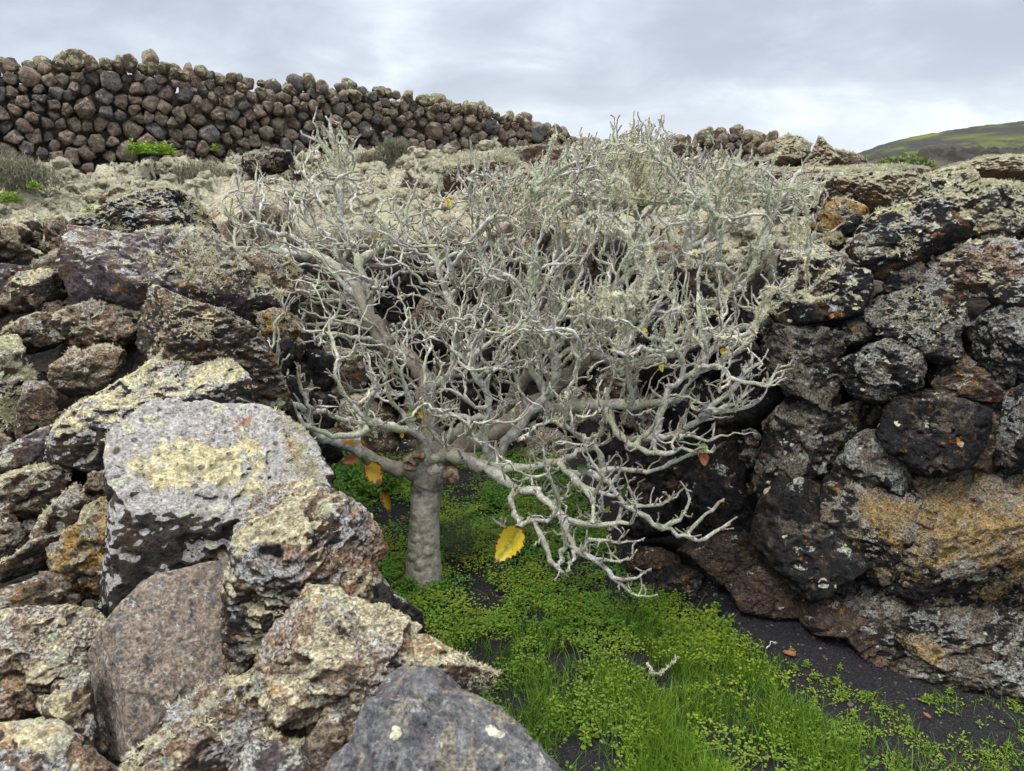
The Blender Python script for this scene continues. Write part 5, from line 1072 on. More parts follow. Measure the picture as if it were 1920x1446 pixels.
wt = wt * (.10 + sstep(-.10, .10, nz + .6 * nz2)) * (TIPD[seg] > .02) * np.clip(RAD[seg] / .006, .7, 1.6)
# twigs of the front fan stay nearly bare
wt = wt * (1 - .75 * np.exp(-((X - 1320) / 90) ** 2 - ((Yp - 760) / 90) ** 2))
nt = 46000
pick = TRNG.choice(len(seg), nt, p=wt / wt.sum()); k = seg[pick]; t = TRNG.random((nt, 1))
pos = NP[k] * t + NP[NPAR[k]] * (1 - t); dr = NP[k] - NP[NPAR[k]]; dr /= np.linalg.norm(dr, axis=1)[:, None] + 1e-9
a = TRNG.normal(size=(nt, 3)); a[:, 2] += .1; a = a - dr * (a * dr).sum(1)[:, None]; a /= np.linalg.norm(a, axis=1)[:, None] + 1e-9
heavy = np.clip(wt[pick], 0, 2.5) / 2.5
size = TRNG.uniform(.0060, .0130, nt) * (1 + .8 * heavy ** 2)
yel = np.clip(.05 + .75 * (fbm(NP[k] * 2.0 + 70, 2) > .14) + .55 * np.exp(-((pxy[k, 0] - 1130) / 130) ** 2 - ((pxy[k, 1] - 765) / 60) ** 2) + .5 * np.exp(-((pxy[k, 0] - 1100) / 90) ** 2 - ((pxy[k, 1] - 565) / 45) ** 2) + .6 * np.exp(-((pxy[k, 0] - 1200) / 50) ** 2 - ((pxy[k, 1] - 330) / 70) ** 2) + TRNG.normal(size=nt) * .12, 0, 1)
lo = link('lichen', tufts_mesh('lichen', pos + a * RAD[k][:, None] * .7 - TB, a + dr * TRNG.normal(size=(nt, 1)) * .4, size, 7, 9, shade=yel, jitter=.5), M['treetuft'], (0, 0, 0), TREE); lo['kind'] = 'stuff'
# fine scurf of lichen on all the twigs
nt2 = 48000; w2 = np.clip(.35 + wt, .2, 1.5) * sstep(-.3, .1, nz2); pick = TRNG.choice(len(seg), nt2, p=w2 / w2.sum()); k = seg[pick]; t = TRNG.random((nt2, 1))
pos = NP[k] * t + NP[NPAR[k]] * (1 - t); dr = NP[k] - NP[NPAR[k]]; dr /= np.linalg.norm(dr, axis=1)[:, None] + 1e-9
a = TRNG.normal(size=(nt2, 3)); a = a - dr * (a * dr).sum(1)[:, None]; a /= np.linalg.norm(a, axis=1)[:, None] + 1e-9
lo2 = link('lichen', tufts_mesh('lichen', pos + a * RAD[k][:, None] * .8 - TB, a, TRNG.uniform(.0045, .0095, nt2), 5, 19, shade=np.clip(TRNG.normal(size=nt2) * .35 + .35, 0, 1), jitter=.5), M['treetuft'], (0, 0, 0), TREE); lo2['kind'] = 'stuff'
print('TREE nodes', NN, 'limbs', len(limb_chains))
# ------------------------------------------------------------------ the few leaves left
def leaf_mat(name, main, vein, edge, edge_w):
    m = bpy.data.materials.new(name); N = NT(m)
    uv = N.n('ShaderNodeAttribute', {'attribute_name': 'leaf'}).outputs['Vector']; sx = N.n('ShaderNodeSeparateXYZ', None, Vector=uv)
    tc = N.n('ShaderNodeTexCoord').outputs['Object']; n = N.noise(tc, 55, 5, .65)
    u, e, l = sx.outputs[0], sx.outputs[1], sx.outputs[2]       # across -1..1, distance from the edge, along 0..1
    mid = N.ramp(N.math('ABSOLUTE', u), .0, .6, 1, 0)
    side = N.math('ABSOLUTE', N.math('SUBTRACT', N.math('FRACT', N.math('ADD', N.math('MULTIPLY', l, 6.0), N.math('MULTIPLY', N.math('ABSOLUTE', u), -1.7))), .5))
    vn = N.math('MAXIMUM', N.ramp(N.math('ABSOLUTE', u), .03, .07, 1, 0), N.ramp(side, .03, .07, .8, 0))
    col = N.mix(N.math('MULTIPLY', mid, N.ramp(n, .35, .6)), main, vein); col = N.mix(N.math('MULTIPLY', vn, .5), col, vein)
    em = N.ramp(N.math('SUBTRACT', e, N.math('MULTIPLY', N.math('SUBTRACT', n, .40), edge_w * 6)), 0.0, .05, 1, 0)
    col = N.mix(em, col, N.mix(n, edge, tuple(c * .6 for c in edge)))
    col = N.mix(N.ramp(N.noise(tc, 140, 2), .70, .74), col, (.09, .05, .025))
    b = N.n('ShaderNodeBump', None, Strength=.4, Distance=.002, Height=N.math('MULTIPLY', vn, -1.0))
    bs = N.n('ShaderNodeBsdfPrincipled', None, Base_Color=col, Roughness=.55, Normal=b.outputs[0])
    N.out(N.n('ShaderNodeMixShader', None, i0=.3, i1=bs.outputs[0], i2=N.n('ShaderNodeBsdfTranslucent', None, Color=col).outputs[0]).outputs[0]); return m
LM = {'yellow': leaf_mat('yellow_leaf', (.68, .52, .03), (.24, .27, .04), (.20, .09, .055), .11),
      'brown': leaf_mat('browning_leaf', (.44, .30, .02), (.40, .24, .03), (.17, .055, .035), .32),
      'rust': leaf_mat('rust_leaf', (.33, .12, .05), (.22, .08, .04), (.20, .07, .04), .1),
      'green': leaf_mat('green_leaf', (.045, .085, .028), (.07, .11, .04), (.05, .08, .03), .0),
      'pale': leaf_mat('pale_green_leaf', (.20, .25, .11), (.16, .22, .09), (.16, .2, .08), .0),
      'lime': leaf_mat('lime_leaf', (.20, .30, .03), (.16, .26, .03), (.22, .25, .04), .0)}
def leaf_mesh(base, tip, width, curl, face, fold=.25, ragged=.0):
    ax = tip - base; L = np.linalg.norm(ax); ax /= L; side = np.cross(ax, face); side /= np.linalg.norm(side); nrm = np.cross(side, ax)
    nl, nw = 26, 13; V = []; A = []
    for i in range(nl):
        l = i / (nl - 1); w = width * (math.sin(math.pi * min(1, l ** .72 * .98 + .015)) ** .75) * .5
        if 0 < i < nl - 1: w *= 1 + .045 * (1 if i % 2 else -1) + ragged * math.sin(i * 1.9) * .5
        for j in range(nw):
            u = j / (nw - 1) * 2 - 1
            p = base + ax * L * l + side * w * u + nrm * (fold * w * u * u + curl * L * (l - .5) ** 2 + .02 * L * math.sin(l * 9 + u * 3))
            V.append(p); A.append((u, min((1 - abs(u)) * .9, l * 1.4, (1 - l) * 1.4), l))
    i = np.arange(nl * nw).reshape(nl, nw); q = np.stack([i[:-1, :-1], i[:-1, 1:], i[1:, 1:], i[1:, :-1]], -1).reshape(-1, 4)
    return V, q, A
def add_leaf(bx, by, tx, ty, wpx, Y, kind, curl=.3, yaw=0.0, fold=.35, stalk=True, label=None, dy=-.01, ragged=0):
    b = PY(bx, by, Y); t = PY(tx, ty, Y + dy); w = wpx / F * Y * 1.02
    face = np.array([math.sin(yaw), -math.cos(yaw), .35])
    V, q, A = leaf_mesh(b, t, w, curl, face, fold, ragged)
    o = link('leaf', mesh_np('leaf', np.array(V) - TB, [q], True, {'leaf': np.array(A)}), LM[kind], (0, 0, 0), TREE)
    if label: o['label'] = label
    if stalk:
        d = np.linalg.norm(NP - b, axis=1); k = int(d.argmin()); s = NP[k]
        if d[k] < .14:
            P = np.array([s, s * .5 + b * .5 + [0, 0, -.006], b]); VV = []; FF = []
            for n_, p in enumerate(P):
                for j in range(5): VV.append(p + .0014 * np.array([math.cos(j * 1.257), .3 * math.sin(j), math.sin(j * 1.257)]))
                if n_: FF += [(5 * (n_ - 1) + j, 5 * (n_ - 1) + (j + 1) % 5, 5 * n_ + (j + 1) % 5, 5 * n_ + j) for j in range(5)]
            link('stalk', mesh_np('stalk', np.array(VV) - TB, [np.array(FF)]), LM['lime'], (0, 0, 0), o)
add_leaf(980, 986, 932, 1052, 54, 2.46, 'yellow', .5, -.25, .55, label='large yellow leaf with green veins and browned edges', ragged=.14)
add_leaf(690, 866, 712, 910, 38, 2.74, 'brown', .3, .3, .5, label='yellow leaf with wide red-brown border', ragged=.1)
add_leaf(722, 916, 733, 962, 25, 2.85, 'brown', .4, -.5, .6, label='drooping leaf, mostly red-brown', ragged=.12)
add_leaf(672, 856, 643, 868, 18, 2.74, 'rust', .9, .2, .9, label='curled dry rust-coloured leaf', ragged=.2)
add_leaf(1316, 831, 1323, 852, 15, 2.64, 'lime', .3, .4); add_leaf(1320, 848, 1321, 873, 19, 2.63, 'rust', .6, -.3, .7, label='dry brown and yellow leaf', ragged=.2)
add_leaf(1082, 878, 1106, 879, 19, 2.7, 'green', .2, .2); add_leaf(1168, 931, 1174, 901, 12, 2.56, 'green', .3, .5)
add_leaf(1322, 596, 1334, 570, 13, 2.95, 'lime', .2); add_leaf(1312, 606, 1322, 590, 9, 2.95, 'lime', .2)
add_leaf(1457, 374, 1464, 350, 12, 3.3, 'lime', .2); add_leaf(1194, 392, 1212, 374, 18, 3.55, 'green', .3); add_leaf(1196, 270, 1183, 290, 14, 3.65, 'pale', .3)
add_leaf(838, 372, 845, 388, 11, 3.5, 'yellow', .2); add_leaf(823, 478, 839, 484, 15, 3.4, 'pale', .3); add_leaf(1163, 582, 1190, 580, 15, 3.1, 'green', .3)
add_leaf(944, 610, 950, 584, 13, 3.2, 'green', .3); add_leaf(1310, 585, 1300, 600, 10, 3.0, 'lime', .3); add_leaf(509, 606, 523, 598, 13, 2.9, 'pale', .2)
add_leaf(577, 732, 589, 721, 11, 2.75, 'pale', .2); add_leaf(764, 776, 780, 768, 10, 2.84, 'lime', .2); add_leaf(787, 768, 793, 787, 11, 2.83, 'brown', .3)
add_leaf(770, 783, 781, 786, 11, 2.84, 'pale', .2); add_leaf(752, 820, 757, 812, 8, 2.86, 'yellow', .3); add_leaf(785, 842, 781, 836, 7, 2.86, 'lime', .3)
add_leaf(1350, 660, 1366, 655, 12, 2.66, 'yellow', .6, 0, .8, ragged=.2); add_leaf(1238, 683, 1242, 698, 10, 2.75, 'yellow', .3); add_leaf(1320, 484, 1316, 476, 8, 3.3, 'lime', .2)
add_leaf(1392, 522, 1394, 508, 7, 3.2, 'lime', .2); add_leaf(1006, 518, 1008, 508, 8, 3.3, 'lime', .2); add_leaf(712, 445, 705, 449, 9, 3.6, 'yellow', .3); add_leaf(1367, 345, 1370, 330, 10, 3.4, 'green', .3)
add_leaf(1136, 960, 1143, 948, 8, 2.55, 'lime', .3); add_leaf(1205, 617, 1214, 622, 10, 2.8, 'yellow', .5)
# ------------------------------------------------------------------ green plants on the pit floor
GPOLY = np.array([(560, 850), (760, 862), (1000, 850), (1060, 870), (1105, 960), (1185, 1100), (1290, 1140), (1375, 1190), (1420, 1240), (1490, 1300), (1560, 1370), (1680, 1410), (1960, 1460), (1960, 1560), (560, 1560), (640, 1300), (600, 1120), (540, 960)], float)
def veg_density(px, py):
    d = in_poly(GPOLY, px, py).astype(float)
    for x, y, a, b in ((735, 975, 60, 34), (868, 925, 45, 40), (905, 1128, 38, 36), (850, 1066, 28, 22), (690, 985, 30, 20), (1000, 1168, 45, 14), (1050, 1240, 60, 12), (1240, 1290, 30, 12), (1100, 1120, 25, 10)):
        d = d * (1 - .97 * np.exp(-(((px - x) / a) ** 2 + ((py - y) / b) ** 2) ** 1.6))
    edge = sstep(0, 90, (py - 1100) * .62 - (px - 1240) * .55 + 60)     # thins towards the cinder on the right
    return d * np.clip(edge + .10, 0, 1)
def floor_points(n, rng, dens):
    out = []
    while sum(len(o) for o in out) < n:
        y = 1.55 + 3.1 * rng.random(20000) ** 1.25; x = rng.uniform(-1.5, 2.6, 20000); z = floor_h(x, y); p = np.stack([x, y, z], -1)
        q = project(p); d = dens(q[:, 0], q[:, 1], p) * (pit_dist(x, y) < .05)
        out.append(p[rng.random(20000) < d])
    return np.concatenate(out)[:n]
def blade_mesh(name, P, Hh, Wd, rng, lean=.5, shade=None):
    n = len(P); az = rng.uniform(0, 2 * math.pi, n); d = np.stack([np.cos(az), np.sin(az), 0 * az], -1); s = np.stack([-np.sin(az), np.cos(az), 0 * az], -1)
    tw = rng.normal(size=(n, 1)) * .8; s = s * np.cos(tw) + d * np.sin(tw); up = np.array([0, 0, 1.0])
    L = np.abs(rng.normal(size=(n, 1))) * lean; H = Hh[:, None]; W = Wd[:, None]
    lv = []
    for t, w in ((0, .8), (.4, 1.0), (.75, .75)):
        c = P + up * H * (t - .25 * L * t * t) + d * H * L * t * t; lv += [c - s * W * w * .5, c + s * W * w * .5]
    t = 1.0; lv.append(P + up * H * (t - .25 * L) + d * H * L)
    V = np.stack(lv, 1).reshape(-1, 3); b = (np.arange(n) * 7)[:, None]
    Q = np.concatenate([b + np.array([0, 1, 3, 2]), b + np.array([2, 3, 5, 4])]); T = b + np.array([4, 5, 6])
    sh = np.repeat(shade if shade is not None else rng.random(n), 7)
    return mesh_np(name, V, [Q, T], True, {'shade': sh})
def leaflet_mesh(name, P, D, Nn, Ls, rng, shade=None, wid=.55):
    """small folded leaves: base P, direction D, normal Nn, length Ls"""
    n = len(P); S = np.cross(D, Nn); S /= np.linalg.norm(S, axis=1)[:, None] + 1e-9; L = Ls[:, None]; w = wid * rng.uniform(.8, 1.2, (n, 1))
    lv = [P, P + D * L * .45 + S * L * w * .5 + Nn * L * .10, P + D * L * .5 - Nn * L * .02, P + D * L * .45 - S * L * w * .5 + Nn * L * .10, P + D * L * .8 + S * L * w * .36 + Nn * L * .05, P + D * L * .8 - S * L * w * .36 + Nn * L * .05, P + D * L - Nn * L * .08]
    V = np.stack(lv, 1).reshape(-1, 3); b = (np.arange(n) * 7)[:, None]
    Q = np.concatenate([b + np.array([1, 4, 6, 2]), b + np.array([2, 6, 5, 3])]); T = np.concatenate([b + np.array([0, 1, 2]), b + np.array([0, 2, 3])])
    return mesh_np(name, V, [Q, T], False, {'shade': np.repeat(shade if shade is not None else rng.random(n), 7)})
M['grass'] = simple_mat('grass_green', (.115, .235, .018), (.19, .325, .032), 6, .6, .0, .001, .35, c3=(.085, .17, .015), per_face=True, spec=.3)
M['weed'] = simple_mat('weed_green', (.080, .17, .020), (.145, .25, .028), 5, .6, .0, .001, .3, c3=(.24, .32, .025), per_face=True, spec=.3)
M['leafy'] = simple_mat('leafy_green', (.085, .25, .026), (.14, .32, .035), 18, .55, .1, .002, .3, c3=(.07, .18, .022), per_face=True)
M['wispy'] = simple_mat('wispy_grey_green', (.085, .125, .060), (.115, .15, .080), 20, .8, .0, .001, .2, c3=(.07, .10, .06), per_face=True)
rg = np.random.default_rng(51)
# grass, mostly in the foreground
P = floor_points(24000, rg, lambda x, y, p: veg_density(x, y) * np.clip(.10 + .9 * sstep(1110, 1290, y) + .35 * sstep(1150, 1250, x) * sstep(1050, 1150, y), 0, 1) * np.clip(.5 + 2.0 * fbm(p * 4.0, 3), .03, 1) * sstep(600, 960, x))
q = project(P); hh = rg.uniform(.022, .10, len(P)) * (1 - .35 * sstep(1500, 1850, q[:, 0])) * np.clip(1 + .8 * fbm(P * 3 + 4, 2), .6, 1.5)
o = link('grass', blade_mesh('grass', P - [0, 0, .004], hh, rg.uniform(.0014, .0030, len(P)), rg, .55, np.clip(.35 + .9 * fbm(P * 2.2 + 8, 2) + rg.normal(size=len(P)) * .25, 0, 1)), M['grass']); o['kind'] = 'stuff'
# low clover-like weeds
P = floor_points(17500, rg, lambda x, y, p: veg_density(x, y) * np.clip(1.0 - .72 * sstep(1180, 1330, y), .22, 1) * np.clip(.5 + 2.6 * fbm(p * 5.0 + 2, 3), .02, 1))
n = len(P); k = 3
hgt = np.clip(.022 + .05 * np.clip(fbm(P * 3.1 + 12, 2) + .15, 0, 1) + rg.uniform(-.012, .022, n), .006, .09)
base = np.repeat(P, k, 0) + np.repeat(np.stack([0 * hgt, 0 * hgt, hgt], -1), k, 0) + rg.normal(size=(n * k, 3)) * [.006, .006, .006]
az = rg.uniform(0, 2 * math.pi, n * k); el = rg.uniform(-.1, .6, n * k); D = np.stack([np.cos(az) * np.cos(el), np.sin(az) * np.cos(el), np.sin(el)], -1)
Nn = np.stack([-np.cos(az) * np.sin(el), -np.sin(az) * np.sin(el), np.cos(el)], -1)
o = link('weeds', leaflet_mesh('weeds', base, D, Nn, rg.uniform(.006, .014, n * k), rg, np.clip(.35 + np.repeat(fbm(P * 1.6 + 3, 2), k) * 1.2 + rg.normal(size=n * k) * .2, 0, 1), .75), M['weed']); o['kind'] = 'stuff'
P = floor_points(6500, rg, lambda x, y, p: veg_density(x, y) * (y < 1190) * np.clip(.5 + 2.2 * fbm(p * 3.5 + 21, 3), .02, 1)); k = 3; n = len(P)
base = np.repeat(P, k, 0) + rg.normal(size=(n * k, 3)) * [.008, .008, .004] + np.repeat(np.stack([0 * P[:, 0], 0 * P[:, 0], rg.uniform(.012, .05, n)], -1), k, 0)
az = rg.uniform(0, 2 * math.pi, n * k); el = rg.uniform(-.1, .5, n * k); D = np.stack([np.cos(az) * np.cos(el), np.sin(az) * np.cos(el), np.sin(el)], -1); Nn = np.stack([-np.cos(az) * np.sin(el), -np.sin(az) * np.sin(el), np.cos(el)], -1)
o = link('weeds', leaflet_mesh('weeds', base, D, Nn, rg.uniform(.012, .022, n * k), rg, None, .5), M['leafy']); o['kind'] = 'stuff'
# thin sparse growth over the bare cinder on the right
sparse = lambda x, y, p: (in_poly(np.array([(1230, 1150), (1450, 1230), (1600, 1300), (1960, 1320), (1960, 1520), (1500, 1480)], float), x, y)) * np.clip(.35 + 2.2 * fbm(p * 6.0 + 9, 2), .03, 1) * .5
P = floor_points(1500, rg, sparse)
o = link('grass', blade_mesh('grass', P, rg.uniform(.015, .06, len(P)), rg.uniform(.0012, .0024, len(P)), rg, .8), M['grass']); o['kind'] = 'stuff'
P = np.repeat(floor_points(650, rg, sparse), 4, 0); n = len(P); az = rg.uniform(0, 2 * math.pi, n); el = rg.uniform(0, .6, n)
D = np.stack([np.cos(az) * np.cos(el), np.sin(az) * np.cos(el), np.sin(el)], -1); Nn = np.stack([-np.cos(az) * np.sin(el), -np.sin(az) * np.sin(el), np.cos(el)], -1)
o = link('weeds', leaflet_mesh('weeds', P + rg.normal(size=(n, 3)) * [.007, .007, .002] + [0, 0, .008], D, Nn, rg.uniform(.006, .012, n), rg, None, .6), M['weed']); o['kind'] = 'stuff'
# loose cinder
P = floor_points(17000, rg, lambda x, y, p: .2 + .8 * (1 - veg_density(x, y)))
dv, df = ico(1); n = len(P); sc = .0013 + .0075 * rg.random(n) ** 2.2 * np.where(rg.random(n) < .05, 1.8, 1)
Vv = (P[:, None] + (dv[None] * rg.uniform(.55, 1.25, (n, len(dv), 1)) * np.array([1, 1, .7])) * sc[:, None, None]).reshape(-1, 3)
o = link('gravel', mesh_np('gravel', Vv, [(df[None] + (np.arange(n) * len(dv))[:, None, None]).reshape(-1, 3)], False, {'shade': np.repeat((rg.random(n) < .15) * rg.uniform(.05, .8, n), len(dv))}), simple_mat('cinder_chips', (.010, .010, .012), (.030, .030, .033), 300, .8, .3, .002, c3=(.19, .15, .13), per_face=True, spec=.1)); o['kind'] = 'stuff'
# leafy plants with opposite pointed leaves
def leafy_mesh(stems, H, Ls, rng, spread, pairs=6, wid=.6):
    Ps, Ds, Ns, LL = [], [], [], []; SV = []; SQ = []
    for s in range(stems):
        a = rng.uniform(0, 2 * math.pi); r = spread * math.sqrt(rng.random()); b = np.array([r * math.cos(a), r * math.sin(a), 0]); h = H * rng.uniform(.6, 1.1); lean = rng.normal(size=3) * .15 * h
        top = b + [lean[0], lean[1], h]; k = len(SV)
        for t in (0, 1):
            for j in range(3): SV.append((b if t == 0 else top) + .0016 * np.array([math.cos(j * 2.1), math.sin(j * 2.1), 0]))
        SQ += [(k + j, k + (j + 1) % 3, k + 3 + (j + 1) % 3, k + 3 + j) for j in range(3)]
        ph = rng.uniform(0, 3)
        for i in range(pairs):
            t = (i + .8) / (pairs - .2); c = b + (top - b) * min(t, 1); L = Ls * (1.15 - .55 * t) * rng.uniform(.8, 1.15)
            for sgn in (0, 1):
                az = ph + i * math.pi / 2 + sgn * math.pi; el = rng.uniform(-.15, .25) + .5 * t * t
                Ps.append(c); Ds.append((math.cos(az) * math.cos(el), math.sin(az) * math.cos(el), math.sin(el))); Ns.append((-math.cos(az) * math.sin(el), -math.sin(az) * math.sin(el), math.cos(el))); LL.append(L)
    return np.array(Ps), np.array(Ds), np.array(Ns), np.array(LL), np.array(SV), np.array(SQ)
def leafy(name, label, cat, loc, stems, H, Ls, spread, seed, mat='leafy', group=None, pairs=6, wid=.6):
    r = np.random.default_rng(seed); Ps, Ds, Ns, LL, SV, SQ = leafy_mesh(stems, H, Ls, r, spread, pairs, wid)
    root = thing(name, label, cat, loc, group)
    link('foliage', leaflet_mesh('foliage', Ps, Ds, Ns, LL, r, None, wid), M[mat], (0, 0, 0), root)
    link('stem', mesh_np('stem', SV, [SQ]), M['weed'], (0, 0, 0), root); return root
GN = 'leafy plants behind the left wall'
for i, (x, y, H) in enumerate(((632, 925, .16), (665, 905, .20), (705, 915, .17), (612, 945, .13), (655, 945, .13), (735, 905, .15))):
    p = PG(x, y + 10); leafy('leafy_plant', 'bright green plant with pointed opposite leaves, growing left of the trunk behind the wall', 'plant', p, 13, H, .042, .10, 300 + i, group=GN)
for i, (x, y) in enumerate(((1005, 870), (1040, 880), (985, 905), (930, 930))):
    leafy('leafy_plant', 'low green plant in the shade between the trunk and the right wall', 'plant', PG(x, y + 12), 10, .10, .032, .10, 320 + i, group='leafy plants right of the trunk')
leafy('leafy_plant', 'young broad-leaved plant right at the foot of the trunk', 'plant', PG(770, 1112), 3, .09, .042, .03, 331, pairs=4)
leafy('leafy_plant', 'trailing weed with rounded leaves beside the red-brown rocks', 'plant', PG(1325, 1165), 9, .06, .026, .09, 332, pairs=4, wid=.85, mat='weed')
leafy('leafy_plant', 'bushy weed spilling onto the cinder below the red-brown rocks', 'plant', PG(1385, 1215), 12, .06, .022, .08, 333, pairs=5, wid=.45, mat='weed')
for i, (x, y, H, L, st) in enumerate(((1325, 1240, .05, .030, 4), (1155, 1300, .06, .034, 5), (1288, 1408, .06, .034, 5), (1095, 1395, .06, .036, 4), (1180, 1190, .045, .026, 6), (1010, 1250, .05, .028, 5), (1245, 1172, .045, .026, 6), (1390, 1330, .045, .028, 4), (1040, 1340, .05, .032, 4), (1480, 1400, .05, .030, 4), (960, 1180, .04, .024, 6), (1110, 1085, .04, .024, 7))):
    leafy('broadleaf_weed', 'lighter broad-leaved weed standing among the grass of the pit', 'weed', PG(x, y), st, H * .8, L * .75, .04, 340 + i, 'weed', 'broad-leaved weeds in the grass', 4, .7)
# seedlings on the cinder: three kinds, then copies
protos = []
for i in range(3):
    r = np.random.default_rng(400 + i); Ps, Ds, Ns, LL, SV, SQ = leafy_mesh(1 + i, .03, .016, r, .012, 4, .55)
    protos.append(leaflet_mesh('seedling', Ps, Ds, Ns, LL, r, None, .55))
first = None
sp = [(1453, 1240), (1480, 1225), (1491, 1258), (1516, 1297), (1525, 1270), (1512, 1250), (1562, 1322), (1573, 1282), (1583, 1310), (1490, 1335), (1455, 1310), (1600, 1345), (1650, 1340), (1690, 1330), (1735, 1318), (1760, 1345), (1865, 1330), (1905, 1340), (1590, 1375), (1640, 1375), (1740, 1400), (1800, 1390), (1845, 1415), (1890, 1400), (1475, 1275), (1540, 1350), (1575, 1255), (1530, 1320), (1615, 1310), (1780, 1300), (1835, 1360), (1700, 1375)]
for i, (x, y) in enumerate(sp):
    if i < 3:
        o = link('seedling', protos[i], M['weed']); src = o if i == 0 else src
        if i == 0: srcs = []
        srcs.append(o)
    else: o = srcs[i % 3].copy(); COL.objects.link(o)
    o.location = [float(c) for c in PG(x, y)]; o.rotation_euler = (0, 0, i * 1.7); s_ = .55 + (i * 37 % 10) / 14; o.scale = (s_, s_, s_)
    tag(o, 'tiny green seedling sprouting from the bare black cinder', 'seedling', 'seedlings on the cinder')
# wispy plant beside the trunk
r = np.random.default_rng(61); root = thing('wispy_plant', 'thin-leaved grey-green wispy plant beside the trunk', 'plant', PG(855, 1045))
n = 420; a = r.uniform(0, 2 * math.pi, n); rr = .09 * np.sqrt(r.random(n)); PP = np.stack([rr * np.cos(a), rr * np.sin(a), r.uniform(0, .16, n)], -1)
link('foliage', blade_mesh('foliage', PP, r.uniform(.04, .085, n), r.uniform(.0012, .0022, n), r, .8), M['wispy'], (0, 0, 0), root)
PP = np.stack([rr[:60] * np.cos(a[:60]), rr[:60] * np.sin(a[:60]), 0 * a[:60]], -1)
link('stem', blade_mesh('stem', PP, r.uniform(.14, .24, 60), np.full(60, .0022), r, .35), M['wispy'], (0, 0, 0), root)
# fallen lichen-covered twig in the grass
def twig(name, label, pts, r0, n_t, zoff, group=None):
    W3 = np.array([PG(x, y, z) for x, y, z in pts]); root = thing(name, label, 'twig', W3[0], group)
    P = np.concatenate([W3[k] + (W3[k + 1] - W3[k]) * np.linspace(0, 1, 6)[:, None] for k in range(len(W3) - 1)]); P = P + TRNG.normal(size=P.shape) * .003
    V = []; Q = []
    for k, p in enumerate(P):
        rr_ = r0 * (1 - .5 * k / len(P))
        for j in range(6): V.append(p + rr_ * np.array([math.cos(j * 1.047), .6 * math.sin(j * 1.047), .8 * math.sin(j * 1.047)]))
        if k: Q += [(6 * (k - 1) + j, 6 * (k - 1) + (j + 1) % 6, 6 * k + (j + 1) % 6, 6 * k + j) for j in range(6)]
    nv = len(V); link('wood', mesh_np('wood', np.array(V) - W3[0], [np.array(Q)], True, {'old': np.zeros(nv), 'tip': np.zeros(nv)}), M['bark'], (0, 0, 0), root)
    if n_t:
        pk = TRNG.integers(0, len(P), n_t); nn = TRNG.normal(size=(n_t, 3)); nn[:, 2] += .4; nn /= np.linalg.norm(nn, axis=1)[:, None]
        l = link('lichen', tufts_mesh('lichen', P[pk] - W3[0], nn, TRNG.uniform(.007, .013, n_t), 9, 3, shade=TRNG.uniform(0, .4, n_t)), M['treetuft'], (0, 0, 0), root); l['kind'] = 'stuff'
twig('fallen_twig', 'broken twig furred with pale lichen, lying in the grass', [(1215, 1245, .05), (1222, 1262, .05), (1240, 1262, .055), (1255, 1248, .06), (1272, 1230, .065)], .005, 60, .05)
twig('fallen_twig', 'bare pale twig on the cinder near the red-brown slab', [(1437, 1214, .01), (1450, 1205, .012), (1458, 1206, .012)], .0025, 0, 0)
def fallen(label, x, y, rot, L, mat):
    c = PG(x, y, .012); d = np.array([math.cos(rot), math.sin(rot), .1]); V, q, A = leaf_mesh(np.zeros(3), d * L, L * .55, .5, np.array([.1, -.2, 1.0]), .5, .15)
    tag(link('fallen_leaf', mesh_np('fallen_leaf', np.array(V), [q], True, {'leaf': np.array(A)}), LM[mat], c), label, 'leaf')
fallen('dry tan leaf lying on the cinder in front of the red-brown slab', 1492, 1230, 2.8, .05, 'rust'); fallen('brown dead leaf right of the trunk foot', 862, 1052, .5, .05, 'rust'); fallen('rusty dead leaf on the bare soil left of the trunk', 752, 975, 1.0, .035, 'rust'); fallen('pinkish curled leaf on the cinder, bottom right', 1745, 1348, 2.0, .03, 'rust')
# ------------------------------------------------------------------ shrubs of the lichen field
M['drybush'] = simple_mat('dry_shrub_twigs', (.20, .17, .15), (.28, .24, .20), 4, .95, .0, .001, .1, c3=(.15, .155, .10), per_face=True)
M['greybush'] = simple_mat('grey_green_shrub', (.12, .165, .07), (.18, .20, .12), 4, .9, .0, .001, .15, c3=(.20, .17, .145), per_face=True)
M['succulent'] = simple_mat('bright_succulent', (.15, .30, .025), (.11, .25, .03), 6, .5, .0, .001, .25, c3=(.24, .33, .03), per_face=True)
M['farbush'] = simple_mat('far_bush', (.085, .13, .035), (.13, .18, .05), 1.2, .8, .0, .001, .2, c3=(.17, .21, .07), per_face=True)
def shrub(name, label, px, py, Y, w, h, n, mat, seed, bl=.16, bw=.004, group=None):
    r = np.random.default_rng(seed); p = PY(px, py, Y); p[2] = min(p[2], field_h(np.array([p[0]]), np.array([p[1]]))[0][0] + .05)
    root = thing(name, label, 'shrub', p, group)
    a = r.uniform(0, 2 * math.pi, n); q = r.random(n) ** .5; z = r.random(n)
    env = np.sqrt(np.clip(1 - (z * .9) ** 2, .05, 1)); PP = np.stack([w / 2 * q * env * np.cos(a), w / 2 * q * env * np.sin(a), h * z * .85], -1) + r.normal(size=(n, 3)) * .02
    link('foliage', blade_mesh('foliage', PP, r.uniform(.5, 1, n) * bl, r.uniform(.7, 1.3, n) * bw, r, 2.2), M[mat], (0, 0, 0), root)
    m = 40; a = r.uniform(0, 2 * math.pi, m); PP = np.stack([.12 * w * np.cos(a), .12 * w * np.sin(a), 0 * a], -1)
    link('stem', blade_mesh('stem', PP, r.uniform(.6, 1, m) * h, np.full(m, .006), r, .8), M['drybush'], (0, 0, 0), root)
